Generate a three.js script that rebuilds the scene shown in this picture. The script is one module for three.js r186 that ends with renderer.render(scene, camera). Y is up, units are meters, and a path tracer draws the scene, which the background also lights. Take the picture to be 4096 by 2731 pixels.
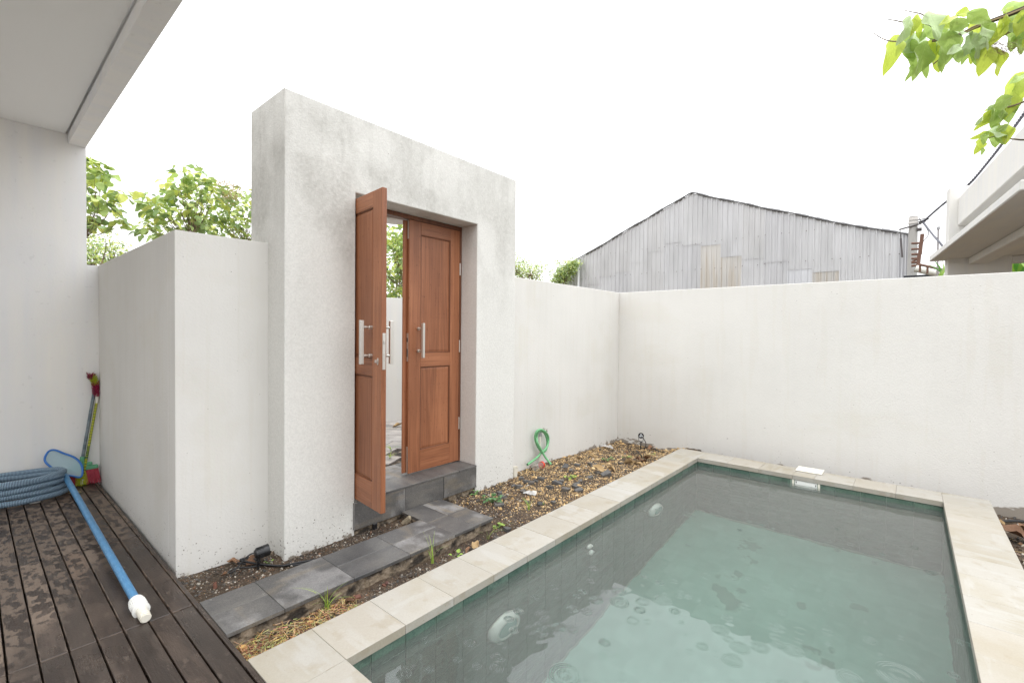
import * as THREE from 'three';
import { mergeGeometries } from 'three/addons/utils/BufferGeometryUtils.js';

// ------------------------------------------------------------------ camera, sky, sun, exposure
const scene = new THREE.Scene();
const camera = new THREE.PerspectiveCamera(72.5156, 1024 / 682, 0.05, 400);
camera.rotation.order = 'YXZ';
camera.position.set(0, 1.44, 0);
camera.rotation.set(-0.018939, 0.706606, 0.0103);
scene.add(camera);
camera.updateMatrixWorld(true);

const renderer = new THREE.WebGLRenderer({ antialias: true });
renderer.toneMapping = THREE.LinearToneMapping;
renderer.toneMappingExposure = 1.15;
renderer.shadowMap.enabled = true;

{ // overcast sky: even white cloud, somewhat brighter towards the zenith
  const w = 256, h = 128, d = new Float32Array(w * h * 4);
  const cloud = (u, v) => { let r = 0; for (const [a, b, p, q] of [[2, 3, 0.3, 0.5], [3, 5, 1.9, 0.3], [5, 4, 4.1, 0.2]]) r += q * (0.5 + 0.5 * Math.sin(2 * Math.PI * a * u + p + 2 * Math.sin(b * v * 6.28 + p))); return r; };
  for (let j = 0; j < h; j++) for (let i = 0; i < w; i++) {
    const el = ((j + 0.5) / h - 0.5) * Math.PI, s = Math.max(0, Math.sin(el));
    const az = (i + 0.5) / w, cl = cloud(az, (j + 0.5) / h), L = 1.14 * (1 + 2 * s) * (1 - 0.15 * cl), k = (j * w + i) * 4;
    d[k] = L * (1.0 - 0.03 * s); d[k + 1] = L * 1.0; d[k + 2] = L * (1.005 + 0.035 * s); d[k + 3] = 1;
  }
  const t = new THREE.DataTexture(d, w, h, THREE.RGBAFormat, THREE.FloatType);
  t.mapping = THREE.EquirectangularReflectionMapping; t.magFilter = THREE.LinearFilter; t.needsUpdate = true;
  scene.background = t; scene.environment = t;
}
const sun = new THREE.DirectionalLight(0xfff4e6, 0.5);
sun.position.set(2.5, 12, 1.0); sun.target.position.set(-1, 0, -3);
sun.castShadow = true; sun.shadow.radius = 45; sun.shadow.mapSize.set(2048, 2048);
Object.assign(sun.shadow.camera, { left: -14, right: 14, top: 14, bottom: -14, near: 1, far: 60 });
scene.add(sun, sun.target);

// ------------------------------------------------------------------ helpers
let seed = 7;
function mul(a) { return () => { a |= 0; a = a + 0x6D2B79F5 | 0; let t = Math.imul(a ^ a >>> 15, 1 | a); t = t + Math.imul(t ^ t >>> 7, 61 | t) ^ t; return ((t ^ t >>> 14) >>> 0) / 4294967296; }; }
let rnd = mul(seed);
const rr = (a, b) => a + (b - a) * rnd();
const clamp = (x, a = 0, b = 1) => Math.min(b, Math.max(a, x));
const sstep = (a, b, x) => { const t = clamp((x - a) / (b - a)); return t * t * (3 - 2 * t); };
const lerp = (a, b, t) => a + (b - a) * t;
const V = (x, y, z) => new THREE.Vector3(x, y, z);

// a ray of the photograph (pixels of 4096 x 2731) as a direction in the place; used to read positions off the photograph
const F = 1861.777, camR = new THREE.Matrix4().extractRotation(camera.matrixWorld);
const ray = (px, py) => V((px - 2048) / F, -(py - 1365.5) / F, -1).applyMatrix4(camR);
const onY = (px, py, y) => { const r = ray(px, py); return r.multiplyScalar((y - 1.44) / r.y).add(V(0, 1.44, 0)); };
const onX = (px, py, x) => { const r = ray(px, py); return r.multiplyScalar(x / r.x).add(V(0, 1.44, 0)); };
const onZ = (px, py, z) => { const r = ray(px, py); return r.multiplyScalar(z / r.z).add(V(0, 1.44, 0)); };
const at = (px, py, d) => ray(px, py).normalize().multiplyScalar(d).add(V(0, 1.44, 0));
const camRight = V(1, 0, 0).applyMatrix4(camR), camUp = V(0, 1, 0).applyMatrix4(camR), camBack = V(0, 0, 1).applyMatrix4(camR);

// names, labels
const used = {};
function numbered(n) { const k = used[n] = (used[n] ?? -1) + 1; return k ? n + '_' + String(k).padStart(3, '0') : n; }
function tag(o, label, category, group, kind) {
  if (label) o.userData.label = label;
  if (category) o.userData.category = category;
  if (group) o.userData.group = group;
  if (kind) o.userData.kind = kind;
  return o;
}
function thing(name, label, category, pos = [0, 0, 0], turn = 0, group) {
  const g = new THREE.Group(); g.name = numbered(name); g.position.set(...pos); g.rotation.y = turn; scene.add(g);
  return tag(g, label, category, group);
}
function mesh(name, geo, mat, parent) {
  const m = new THREE.Mesh(geo, mat); m.name = parent ? name : numbered(name); m.castShadow = m.receiveShadow = true; (parent ?? scene).add(m);
  return m;
}
function group(name, parent) { const g = new THREE.Group(); g.name = name; parent.add(g); return g; }

// ---- geometry
// uv in metres from the dominant direction of each face
function worldUV(g, ox = 0, oy = 0, turned = false) {
  if (!g.attributes.normal) g.computeVertexNormals();
  const p = g.attributes.position, n = g.attributes.normal, uv = new Float32Array(p.count * 2);
  for (let i = 0; i < p.count; i++) {
    const ax = Math.abs(n.getX(i)), ay = Math.abs(n.getY(i)), az = Math.abs(n.getZ(i));
    let u, v;
    if (ax >= ay && ax >= az) { u = -p.getZ(i); v = p.getY(i); } else if (az >= ay) { u = p.getX(i); v = p.getY(i); } else { u = p.getX(i); v = -p.getZ(i); }
    uv[i * 2] = (turned ? v : u) + ox; uv[i * 2 + 1] = (turned ? u : v) + oy;
  }
  g.setAttribute('uv', new THREE.BufferAttribute(uv, 2));
  return g;
}
// box with chamfered edges, centred, 44 triangles
function chamfer(w, h, d, c) {
  const hx = w / 2, hy = h / 2, hz = d / 2, pos = [];
  const quad = (a, b, e, f) => pos.push(...a, ...b, ...e, ...a, ...e, ...f), tri = (a, b, e) => pos.push(...a, ...b, ...e);
  const fix = (vs) => { // outward winding
    const A = V(...vs[0]), n = V(...vs[1]).sub(A).cross(V(...vs[2]).sub(A)), m = V(0, 0, 0); vs.forEach((q) => m.add(V(...q)));
    return n.dot(m) < 0 ? vs.reverse() : vs;
  };
  const X = (s, y, z) => [s * hx, y * (hy - c), z * (hz - c)], Y = (x, s, z) => [x * (hx - c), s * hy, z * (hz - c)], Z = (x, y, s) => [x * (hx - c), y * (hy - c), s * hz];
  for (const s of [-1, 1]) {
    quad(...fix([X(s, -1, -1), X(s, 1, -1), X(s, 1, 1), X(s, -1, 1)]));
    quad(...fix([Y(-1, s, -1), Y(1, s, -1), Y(1, s, 1), Y(-1, s, 1)]));
    quad(...fix([Z(-1, -1, s), Z(1, -1, s), Z(1, 1, s), Z(-1, 1, s)]));
    for (const t of [-1, 1]) {
      quad(...fix([X(s, t, -1), Y(s, t, -1), Y(s, t, 1), X(s, t, 1)]));
      quad(...fix([X(s, -1, t), Z(s, -1, t), Z(s, 1, t), X(s, 1, t)]));
      quad(...fix([Y(-1, s, t), Z(-1, s, t), Z(1, s, t), Y(1, s, t)]));
      for (const r of [-1, 1]) tri(...fix([X(s, t, r), Y(s, t, r), Z(s, t, r)]));
    }
  }
  const g = new THREE.BufferGeometry(); g.setAttribute('position', new THREE.Float32BufferAttribute(pos, 3)); g.computeVertexNormals();
  return worldUV(g);
}
const box = (x0, x1, y0, y1, z0, z1, c = 0.004) => worldUV(chamfer(Math.abs(x1 - x0), Math.abs(y1 - y0), Math.abs(z1 - z0), c).translate((x0 + x1) / 2, (y0 + y1) / 2, (z0 + z1) / 2));
const flat = (g) => { const r = g.index ? g.toNonIndexed() : g; for (const k of Object.keys(r.attributes)) if (!['position', 'normal', 'uv'].includes(k)) r.deleteAttribute(k); return r; };
const merge = (a) => mergeGeometries(a.map(flat));
const curve = (pts) => new THREE.CatmullRomCurve3(pts.map((p) => p.isVector3 ? p : V(...p)), false, 'centripetal');
const tube = (pts, r, n = 40, k = 8) => new THREE.TubeGeometry(curve(pts), n, r, k);
function taperTube(pts, r0, r1, n = 10, k = 7) {
  const c = curve(pts), g = new THREE.TubeGeometry(c, n, 1, k), p = g.attributes.position;
  for (let i = 0; i <= n; i++) {
    const o = c.getPointAt(i / n), r = lerp(r0, r1, i / n);
    for (let j = 0; j <= k; j++) { const q = i * (k + 1) + j; p.setXYZ(q, o.x + (p.getX(q) - o.x) * r, o.y + (p.getY(q) - o.y) * r, o.z + (p.getZ(q) - o.z) * r); }
  }
  g.computeVertexNormals();
  return g;
}
function rod(a, b, r, k = 12) { // cylinder between two points
  const A = a.isVector3 ? a : V(...a), B = b.isVector3 ? b : V(...b), d = B.clone().sub(A), g = new THREE.CylinderGeometry(r, r, d.length(), k);
  g.applyQuaternion(new THREE.Quaternion().setFromUnitVectors(V(0, 1, 0), d.clone().normalize())); const m = A.clone().add(B).multiplyScalar(0.5);
  return g.translate(m.x, m.y, m.z);
}
// ---- noise and textures
const H2 = (x, y, s) => { let h = Math.imul(x, 374761393) + Math.imul(y, 668265263) + Math.imul(s, 1274126177); h = Math.imul(h ^ h >>> 13, 1274126177); return ((h ^ h >>> 16) >>> 0) / 4294967296; };
function vn(u, v, fx, fy, s) { // value noise that repeats over the unit square
  const x = u * fx, y = v * fy, x0 = Math.floor(x), y0 = Math.floor(y); let a = x - x0, b = y - y0; a = a * a * (3 - 2 * a); b = b * b * (3 - 2 * b);
  const m = (q, f) => ((q % f) + f) % f, X0 = m(x0, fx), X1 = m(x0 + 1, fx), Y0 = m(y0, fy), Y1 = m(y0 + 1, fy);
  return lerp(lerp(H2(X0, Y0, s), H2(X1, Y0, s), a), lerp(H2(X0, Y1, s), H2(X1, Y1, s), a), b);
}
function fbm(u, v, fx, fy, s, o = 4) { let r = 0, w = 0.5, t = 0; for (let i = 0; i < o; i++) { r += w * vn(u, v, fx, fy, s + i * 17); t += w; w *= 0.5; fx *= 2; fy *= 2; } return r / t; }
function tex(w, h, fn, rx = 1, ry = 1, srgb = true) {
  const d = new Uint8Array(w * h * 4);
  for (let j = 0; j < h; j++) for (let i = 0; i < w; i++) {
    const c = fn((i + 0.5) / w, (j + 0.5) / h), k = (j * w + i) * 4, g = typeof c === 'number';
    d[k] = clamp(g ? c * 255 : c[0], 0, 255); d[k + 1] = clamp(g ? c * 255 : c[1], 0, 255); d[k + 2] = clamp(g ? c * 255 : c[2], 0, 255); d[k + 3] = 255;
  }
  const t = new THREE.DataTexture(d, w, h); if (srgb) t.colorSpace = THREE.SRGBColorSpace;
  t.wrapS = t.wrapT = THREE.RepeatWrapping; t.magFilter = THREE.LinearFilter; t.minFilter = THREE.LinearMipmapLinearFilter; t.generateMipmaps = true; t.repeat.set(rx, ry); t.needsUpdate = true;
  return t;
}
const gray = (w, h, fn, rx = 1, ry = 1) => tex(w, h, fn, rx, ry, false);
const std = (o) => new THREE.MeshStandardMaterial(o);
const phy = (o) => new THREE.MeshPhysicalMaterial(o);
const lin = (r, g, b) => new THREE.Color().setRGB(r, g, b);
const mixc = (a, b, t) => [lerp(a[0], b[0], t), lerp(a[1], b[1], t), lerp(a[2], b[2], t)];

// ------------------------------------------------------------------ materials
const M = {};
const paintBump = gray(512, 512, (u, v) => 0.6 * fbm(u, v, 12, 12, 3, 4) + 0.4 * vn(u, v, 180, 180, 9), 1 / 1.3, 1 / 1.3);
const paintMap = tex(512, 512, (u, v) => {
  const a = fbm(u, v, 4, 3, 21, 4) - 0.5, s = fbm(u, v, 46, 3, 25, 3) - 0.5, k = fbm(u, v, 90, 90, 29, 2), b = 211 + a * 14 + s * 6, w = (a + s) * 6;
  const dot = k > 0.86 ? -7 : 0;
  return [b + dot + w * 0.4, b - 2 + dot, b - 7 - w + dot];
}, 1 / 3.1, 1 / 3.1);
M.paint = std({ map: paintMap, bumpMap: paintBump, bumpScale: 0.0016, roughness: 0.85 });
M.paintShadeLift = std({ map: paintMap, bumpMap: paintBump, bumpScale: 0.0008, roughness: 0.85, color: lin(1.26, 1.27, 1.3) });  // same paint with its colour brightened to lift the shaded house surfaces
M.ceiling = std({ color: lin(0.88, 0.88, 0.86), bumpMap: paintBump, bumpScale: 0.0006, roughness: 0.9 });  // white raised in the colour to brighten the shaded ceiling
// painted wall with mud splashed up from the bed (uv v = height)
function splashed(range, s, base, dirt) {
  return tex(1024, 768, (u, v) => {
    const a = fbm(u, v, 5, 3, s, 4) - 0.5, st = fbm(u, v, 60, 2, s + 4, 3) - 0.5, y = v * 2.3 - 0.2;
    let b = base + a * 13 + st * 3, r = b, g = b - 2, l = b - 7;
    const grime = sstep(0.56, 0.72, fbm(u, v, 9, 7, s + 31, 5)) * 0.5 + sstep(0.62, 0.72, fbm(u, v, 120, 3, s + 37, 3)) * 0.35; r -= grime * 4; g -= grime * 5; l -= grime * 8;
    const lift = clamp(1 - (y + 0.05) / 0.42), n = vn(u, v, 330, 330, s + 40);
    if (n > 0.993 - dirt * lift * lift) { r -= 92; g -= 96; l -= 98; }
    const crust = y > 0.06 ? 0 : sstep(0.62, 0.7, 0.55 * fbm(u, v, 60, 46, s + 60, 4) + 0.42 * clamp(1 - (y + 0.1) / 0.12));
    r = lerp(r, 118, crust * 0.75); g = lerp(g, 108, crust * 0.75); l = lerp(l, 96, crust * 0.75);
    return [r, g, l];
  }, 1 / range, 1 / 2.3);
}
function splashMat(range, s, base, dirt, oy = 0.2 / 2.3) { const t = splashed(range, s, base, dirt); t.offset.y = oy; return std({ map: t, bumpMap: paintBump, bumpScale: 0.0018, roughness: 0.86 }); }
M.wallB = splashMat(3.07, 101, 213, 0.09);
M.wallW = splashMat(3.07, 133, 211, 0.04);
M.wallF = splashMat(6.0, 167, 211, 0.03);
// rough grey render of the gate, mould and rain marks where the photograph shows them
const gateMap = tex(900, 1140, (u, v) => {
  const z = 1.2 + u * 2.6, y = -0.2 + v * 3.4;
  const grain = vn(u, v, 340, 440, 3), g2 = fbm(u, v, 130, 170, 5, 2), a = fbm(u, v, 5, 6, 11, 4) - 0.5, st = fbm(u, v, 44, 4, 15, 4);
  const G = (cz, cy, rz, ry) => Math.exp(-(((z - cz) / rz) ** 2) - ((y - cy) / ry) ** 2);
  let m = 0.62 * G(1.62, 2.86, 0.17, 0.1) + 0.9 * G(1.72, 2.28, 0.13, 0.2) + 0.75 * G(1.78, 1.98, 0.1, 0.3) + 0.5 * G(1.5, 2.45, 0.14, 0.35) + 0.6 * G(2.0, 2.62, 0.16, 0.1) + 0.35 * G(2.45, 2.55, 0.35, 0.13) + 0.3 * G(3.35, 2.5, 0.2, 0.28) + 0.3 * G(2.9, 2.58, 0.2, 0.12) + 0.22 * G(3.45, 1.9, 0.1, 0.5) + 0.25 * G(1.45, 1.6, 0.1, 0.5);
  m *= 0.35 + 1.15 * fbm(u, v, 22, 26, 31, 4);
  const runs = sstep(0.52, 0.74, st) * sstep(1.4, 2.9, y) * 0.42;
  const damp = sstep(0.5, 0.66, fbm(u, v, 9, 8, 35, 5) + 0.06 * fbm(u, v, 90, 120, 39, 2)) * sstep(1.5, 2.4, y + 0.7 * (fbm(u, v, 7, 3, 43, 3) - 0.5));
  m = clamp(m + runs * 0.55 + damp * 0.42) * (0.5 + 0.85 * g2);
  let b = 214 + a * 12 + (grain - 0.5) * 12; let c = [b, b - 1, b - 6];
  c = mixc(c, [140, 138, 131], clamp(m * 0.36));
  const lift = clamp(1 - (y + 0.05) / 0.5), n = vn(u, v, 300, 390, 57);
  if (n > 0.988 - 0.1 * lift * lift) c = mixc(c, [92, 84, 74], 0.85);
  const crust = y > 0.06 ? 0 : sstep(0.62, 0.7, 0.55 * fbm(u, v, 60, 76, 63, 4) + 0.42 * clamp(1 - (y + 0.08) / 0.1));
  return mixc(c, [112, 102, 90], crust * 0.8);
}, 1 / 2.6, 1 / 3.4);
gateMap.offset.set(-1.2 / 2.6, 0.2 / 3.4);
const stuccoBump = gray(1024, 1024, (u, v) => { const wu = 0.012 * (fbm(u, v, 70, 70, 41, 2) - 0.5), wv = 0.012 * (fbm(u, v, 70, 70, 47, 2) - 0.5); u += wu + 2; v += wv + 2; const a = vn(u, v, 190, 190, 3), b = vn(u, v, 330, 330, 7), c = fbm(u, v, 40, 40, 19, 3); return clamp(0.1 + 0.45 * a * a + 0.3 * b + 0.35 * c); }, 1 / 1.1, 1 / 1.1);
M.stucco = std({ map: gateMap, bumpMap: stuccoBump, bumpScale: 0.0019, roughness: 0.95 });
// varnished hardwood, grain along v
const woodMap = tex(512, 1024, (u, v) => {
  const w = fbm(u, v, 6, 2, 5, 3) * 0.08, g = fbm(u + w, v, 70, 4, 11, 4), f = vn(u + w, v, 200, 14, 19), p = fbm(u, v, 3, 3, 33, 3), pore = vn(u, v, 240, 60, 41);
  let c = mixc([130, 88, 62], [190, 140, 106], clamp(0.12 + g * 0.75 + (p - 0.5) * 0.95)); c = mixc(c, [92, 50, 30], clamp(f - 0.55) * 0.6);
  return pore > 0.93 ? mixc(c, [78, 44, 28], 0.5) : c;
}, 1 / 0.75, 1 / 2.2);
const woodBump = gray(512, 512, (u, v) => 0.6 * fbm(u, v, 120, 6, 11, 3) + 0.4 * vn(u, v, 230, 40, 21), 1 / 0.5, 1 / 1.4);
M.wood = std({ map: woodMap, bumpMap: woodBump, bumpScale: 0.0006, roughness: 0.42, color: lin(0.84, 0.67, 0.57) });
M.woodDark = std({ map: woodMap, bumpMap: woodBump, bumpScale: 0.0006, roughness: 0.5, color: lin(0.42, 0.32, 0.27) });
M.woodEdge = std({ map: woodMap, bumpMap: woodBump, bumpScale: 0.0004, roughness: 0.5, color: lin(1.12, 0.95, 0.86) });
M.steel = std({ color: lin(0.66, 0.64, 0.6), metalness: 0.85, roughness: 0.34 });
M.steelDull = std({ color: lin(0.55, 0.53, 0.49), metalness: 0.75, roughness: 0.45 });
M.darkHole = std({ color: lin(0.02, 0.02, 0.02), roughness: 0.8 });
// deck boards: dark wet timber with drier, paler patches of rain spots
const dryAt = (x, z, u, v) => { // 1 = dry
  const edge = -2.62 - 1.55 * clamp((-z - 0.05) / 0.7) + 0.35 * (fbm(u, v, 14, 5, 71, 3) - 0.5);
  return sstep(0.18, -0.3, x - edge) * sstep(-6.1, -5.2, x + 0.6 * (fbm(u, v, 10, 4, 77, 3) - 0.5) + 0.3);
};
const deckMap = tex(2048, 768, (u, v) => {
  const x = -6 + u * 4.8, z = -(v * 1.5 - 0.6);
  const g = fbm(u, v, 30, 150, 3, 3), f = vn(u, v, 60, 330, 9), b = fbm(u, v, 16, 8, 13, 4) - 0.5, pores = fbm(u, v, 330, 200, 23, 2);
  let c = mixc([58, 49, 44], [88, 77, 70], clamp(0.12 + g * 0.7 + b * 0.9)); c = mixc(c, [40, 33, 30], clamp(f - 0.6));
  const patch = sstep(0.5, 0.62, fbm(u, v, 30, 14, 37, 4)); c = mixc(c, [122, 112, 104], patch * 0.35);
  const d = dryAt(x, z, u, v), spots = sstep(0.46, 0.56, fbm(u, v, 120, 62, 83, 3));
  c = mixc(c, mixc([186, 172, 158], [156, 143, 131], clamp(g)), d * (1 - 0.9 * spots) * 0.8);
  const mark = sstep(0.72, 0.8, fbm(u, v, 70, 46, 97, 3)); c = mixc(c, [150, 142, 134], mark * 0.4);
  if (pores > 0.86) c = mixc(c, [170, 162, 150], 0.4);
  return c;
}, 1 / 4.8, 1 / 1.5);
deckMap.offset.set(6 / 4.8, 0.6 / 1.5);
const deckRough = gray(1024, 384, (u, v) => {
  const x = -6 + u * 4.8, z = -(v * 1.5 - 0.6), d = dryAt(x, z, u, v), spots = sstep(0.46, 0.56, fbm(u, v, 120, 62, 83, 3));
  return clamp(0.16 + 0.26 * fbm(u, v, 20, 9, 51, 3) + 0.36 * d * (1 - 0.6 * spots));
}, 1 / 4.8, 1 / 1.5);
deckRough.offset.copy(deckMap.offset);
const deckBump = gray(1024, 512, (u, v) => 0.6 * fbm(u, v, 40, 160, 3, 3) + 0.4 * fbm(u, v, 200, 200, 8, 2), 1 / 1.2, 1 / 0.6);
M.deck = [[0.5, 0.455, 0.42], [0.42, 0.38, 0.35], [0.56, 0.51, 0.47], [0.52, 0.45, 0.4]].map((c) => std({ map: deckMap, roughnessMap: deckRough, bumpMap: deckBump, bumpScale: 0.0011, roughness: 1, color: lin(...c) }));
M.deckUnder = std({ color: lin(0.1, 0.075, 0.055), roughness: 0.9 });
// pale limestone of the coping
const limeMap = (s) => tex(512, 512, (u, v) => {
  const a = fbm(u, v, 3, 3, s, 4), b = fbm(u, v, 11, 9, s + 5, 4), c = vn(u, v, 200, 200, s + 9), ve = fbm(u, v, 2, 14, s + 13, 4), pit = vn(u, v, 130, 130, s + 17);
  let k = mixc([222, 216, 204], [212, 203, 184], sstep(0.42, 0.74, a)); k = mixc(k, [230, 227, 220], sstep(0.56, 0.7, ve) * 0.6); k = mixc(k, [198, 186, 162], sstep(0.6, 0.8, b) * 0.4);
  const q = (c - 0.5) * 7; k = [k[0] + q, k[1] + q, k[2] + q];
  return pit > 0.986 ? mixc(k, [150, 132, 104], 0.7) : k;
}, 1 / 0.85, 1 / 0.85);
const limeBump = gray(512, 512, (u, v) => fbm(u, v, 60, 60, 4, 3), 1 / 0.5, 1 / 0.5);
const limeTex = [limeMap(11), limeMap(47)];
M.lime = [];
for (let i = 0; i < 6; i++) { const t = [[1, 1, 1], [0.97, 0.955, 0.93], [0.93, 0.91, 0.87], [1.02, 1.02, 1.02], [0.95, 0.94, 0.92], [0.985, 0.96, 0.925]][i]; M.lime.push(std({ map: limeTex[i % 2], bumpMap: limeBump, bumpScale: 0.0008, roughness: 0.6, color: lin(...t).multiplyScalar(0.495) })); }
// dark andesite paving
const andMap = (s, w) => tex(512, 512, (u, v) => {
  const a = fbm(u, v, 4, 4, s, 4), st = fbm(u, v, 3, 12, s + 3, 4), c = vn(u, v, 240, 240, s + 9), d = vn(u, v, 110, 110, s + 19), e = sstep(0.5, 0.72, fbm(u, v, 5, 4, s + 23, 5));
  let k = mixc([74, 74, 76], [122, 120, 117], clamp(a * 0.9 + (st - 0.5) * 0.7)); k = mixc(k, [164, 164, 166], e * w); k = mixc(k, [134, 122, 104], sstep(0.55, 0.75, st) * w * 0.7);
  const q = (c - 0.5) * 26; k = [k[0] + q, k[1] + q, k[2] + q];
  return d > 0.965 ? mixc(k, [196, 194, 190], 0.6) : k;
}, 1 / 0.9, 1 / 0.9);
const andTex = [andMap(7, 0.15), andMap(57, 0.55), andMap(91, 0.8)];
const andBump = gray(512, 512, (u, v) => 0.5 * vn(u, v, 200, 200, 4) + 0.5 * fbm(u, v, 50, 50, 8, 3), 1 / 0.6, 1 / 0.6);
M.and = andTex.map((t) => std({ map: t, color: lin(0.78, 0.76, 0.73), bumpMap: andBump, bumpScale: 0.0012, roughness: 0.5 }));
M.andDark = std({ map: andTex[0], bumpMap: andBump, bumpScale: 0.0012, roughness: 0.45, color: lin(0.6, 0.6, 0.6) });
const concMap = tex(512, 256, (u, v) => { const a = fbm(u, v, 10, 6, 3, 5), b = fbm(u, v, 60, 30, 9, 3), k = mixc([50, 44, 38], [134, 120, 102], sstep(0.38, 0.68, a)); const q = (b - 0.5) * 50; return [k[0] + q, k[1] + q, k[2] + q]; }, 1 / 0.8, 1 / 0.4);
const roughBump = gray(512, 512, (u, v) => fbm(u, v, 18, 18, 4, 5), 1 / 0.4, 1 / 0.4);
M.concrete = std({ map: concMap, bumpMap: roughBump, bumpScale: 0.012, roughness: 0.95 });
M.concretePale = std({ map: concMap, bumpMap: roughBump, bumpScale: 0.008, roughness: 0.95, color: lin(1.7, 1.65, 1.55) });
// green stone pool tiles and their pale grout
const tileMap = tex(512, 512, (u, v) => { const a = fbm(u, v, 6, 6, 3, 4), b = vn(u, v, 150, 150, 9), c = sstep(0.6, 0.76, fbm(u, v, 12, 12, 15, 4)); let k = mixc([68, 91, 81], [106, 127, 115], a); k = mixc(k, [58, 76, 68], c * 0.5); const q = (b - 0.5) * 20; return [k[0] + q, k[1] + q, k[2] + q]; }, 1 / 0.9, 1 / 0.9);
M.tile = [[1, 1, 1], [0.84, 0.9, 0.88], [1.1, 1.06, 1.04], [0.95, 0.95, 0.9]].map((c) => std({ map: tileMap, bumpMap: andBump, bumpScale: 0.0008, roughness: 0.5, color: lin(...c) }));
M.grout = std({ color: lin(0.3, 0.37, 0.31), roughness: 0.9 });
const floorMap = tex(1024, 1024, (u, v) => {
  const x = -1.9 + u * 2.2, z = -5.6 + v * 4.6;
  const a = fbm(u, v, 4, 8, 3, 4), b = fbm(u, v, 30, 60, 9, 3), c = fbm(u, v, 8, 16, 15, 4);
  let k = mixc([140, 169, 159], [172, 196, 187], clamp(a * 1.2 - 0.1)); const q = (b - 0.5) * 14; k = [k[0] + q, k[1] + q, k[2] + q];
  const tint = (Math.floor((x + 1.9) / 0.2) * 7 + Math.floor((z + 5.6) / 0.2) * 13) % 5; k = mixc(k, [120, 150, 138], tint * 0.05);
  let m = 0; for (const [sx, sz, r] of [[-1.18, -5.06, 0.13], [-1.14, -4.84, 0.1], [-1.2, -4.51, 0.1], [-1.15, -4.2, 0.15], [-1.08, -4.36, 0.08], [-0.63, -4.44, 0.05], [-0.26, -4.66, 0.06], [-0.4, -3.9, 0.22], [-0.5, -3.4, 0.2]]) m = Math.max(m, (r > 0.18 ? 0.5 : 1) * Math.exp(-((x - sx) ** 2 + ((z - sz) * 0.8) ** 2) / (r * r)));
  return mixc(k, [110, 130, 118], clamp(sstep(0.3, 0.52, m * (3.6 * fbm(u, v, 26, 54, 77, 4) - 1.2)) * 0.5));
});
floorMap.offset.set(0, 0);
M.poolFloor = std({ map: floorMap, roughness: 0.8 });
M.whitePlastic = std({ color: lin(0.8, 0.8, 0.77), roughness: 0.35 });
M.creamPlastic = std({ color: lin(0.72, 0.69, 0.6), roughness: 0.4 });
M.greyPlastic = std({ color: lin(0.33, 0.33, 0.34), roughness: 0.45 });
M.blackPlastic = std({ color: lin(0.012, 0.012, 0.013), roughness: 0.35 });
M.cable = std({ color: lin(0.016, 0.016, 0.018), roughness: 0.5 });
// soil
const soilMap = tex(1024, 1024, (u, v) => { const a = fbm(u, v, 10, 10, 3, 5), b = fbm(u, v, 120, 120, 9, 2), c = vn(u, v, 260, 260, 21); let k = mixc([46, 37, 29], [98, 80, 61], clamp(a * 1.2 - 0.1)); const q = (b - 0.5) * 44; k = [k[0] + q, k[1] + q * 0.95, k[2] + q * 0.85]; return c > 0.94 ? mixc(k, [180, 150, 104], 0.6) : k; }, 1 / 1.5, 1 / 1.5);
const soilBump = gray(512, 512, (u, v) => 0.5 * fbm(u, v, 30, 30, 4, 4) + 0.5 * vn(u, v, 120, 120, 8), 1 / 0.6, 1 / 0.6);
M.soil = std({ map: soilMap, bumpMap: soilBump, bumpScale: 0.014, roughness: 0.88 });

// ================================================================== THE SETTING
// ground out to the horizon
{
  const sh = new THREE.Shape([[-250, -250], [250, -250], [250, 250], [-250, 250]].map((q) => new THREE.Vector2(...q)));
  sh.holes.push(new THREE.Path([[-2.05, 0.85], [0.45, 0.85], [0.45, 5.8], [-2.05, 5.8]].map((q) => new THREE.Vector2(...q)))); // room for the pool
  const g = new THREE.ShapeGeometry(sh).rotateX(-Math.PI / 2).translate(0, -0.26, 0); worldUV(g);
  const m = mesh('ground', g, std({ map: soilMap, roughness: 0.95, color: lin(1.2, 1.25, 1.1) })); tag(m, 'bare brown earth reaching to the horizon behind the walls', 'ground', null, 'structure');
}
const soilY = (x, z) => {
  let y = -0.075;
  if (x < -2) { y = lerp(-0.068, -0.125, sstep(-4.2, -6.1, z)); y = lerp(y, -0.05, sstep(-2.5, -2.2, x) * sstep(-2.6, -3.2, z)); if (z > -2.75) y = lerp(y, -0.1, sstep(-2.52, -2.4, x)); }
  else y = -0.16 - 0.03 * sstep(-5, -6.1, z);
  const n = 0.022 * (fbm(x * 0.11 + 3, z * 0.11 + 9, 40, 40, 5, 3) - 0.5) + 0.012 * (vn(x * 0.1 + 5, z * 0.1 + 9, 320, 320, 9) - 0.5);
  return y + n;
};
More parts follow.
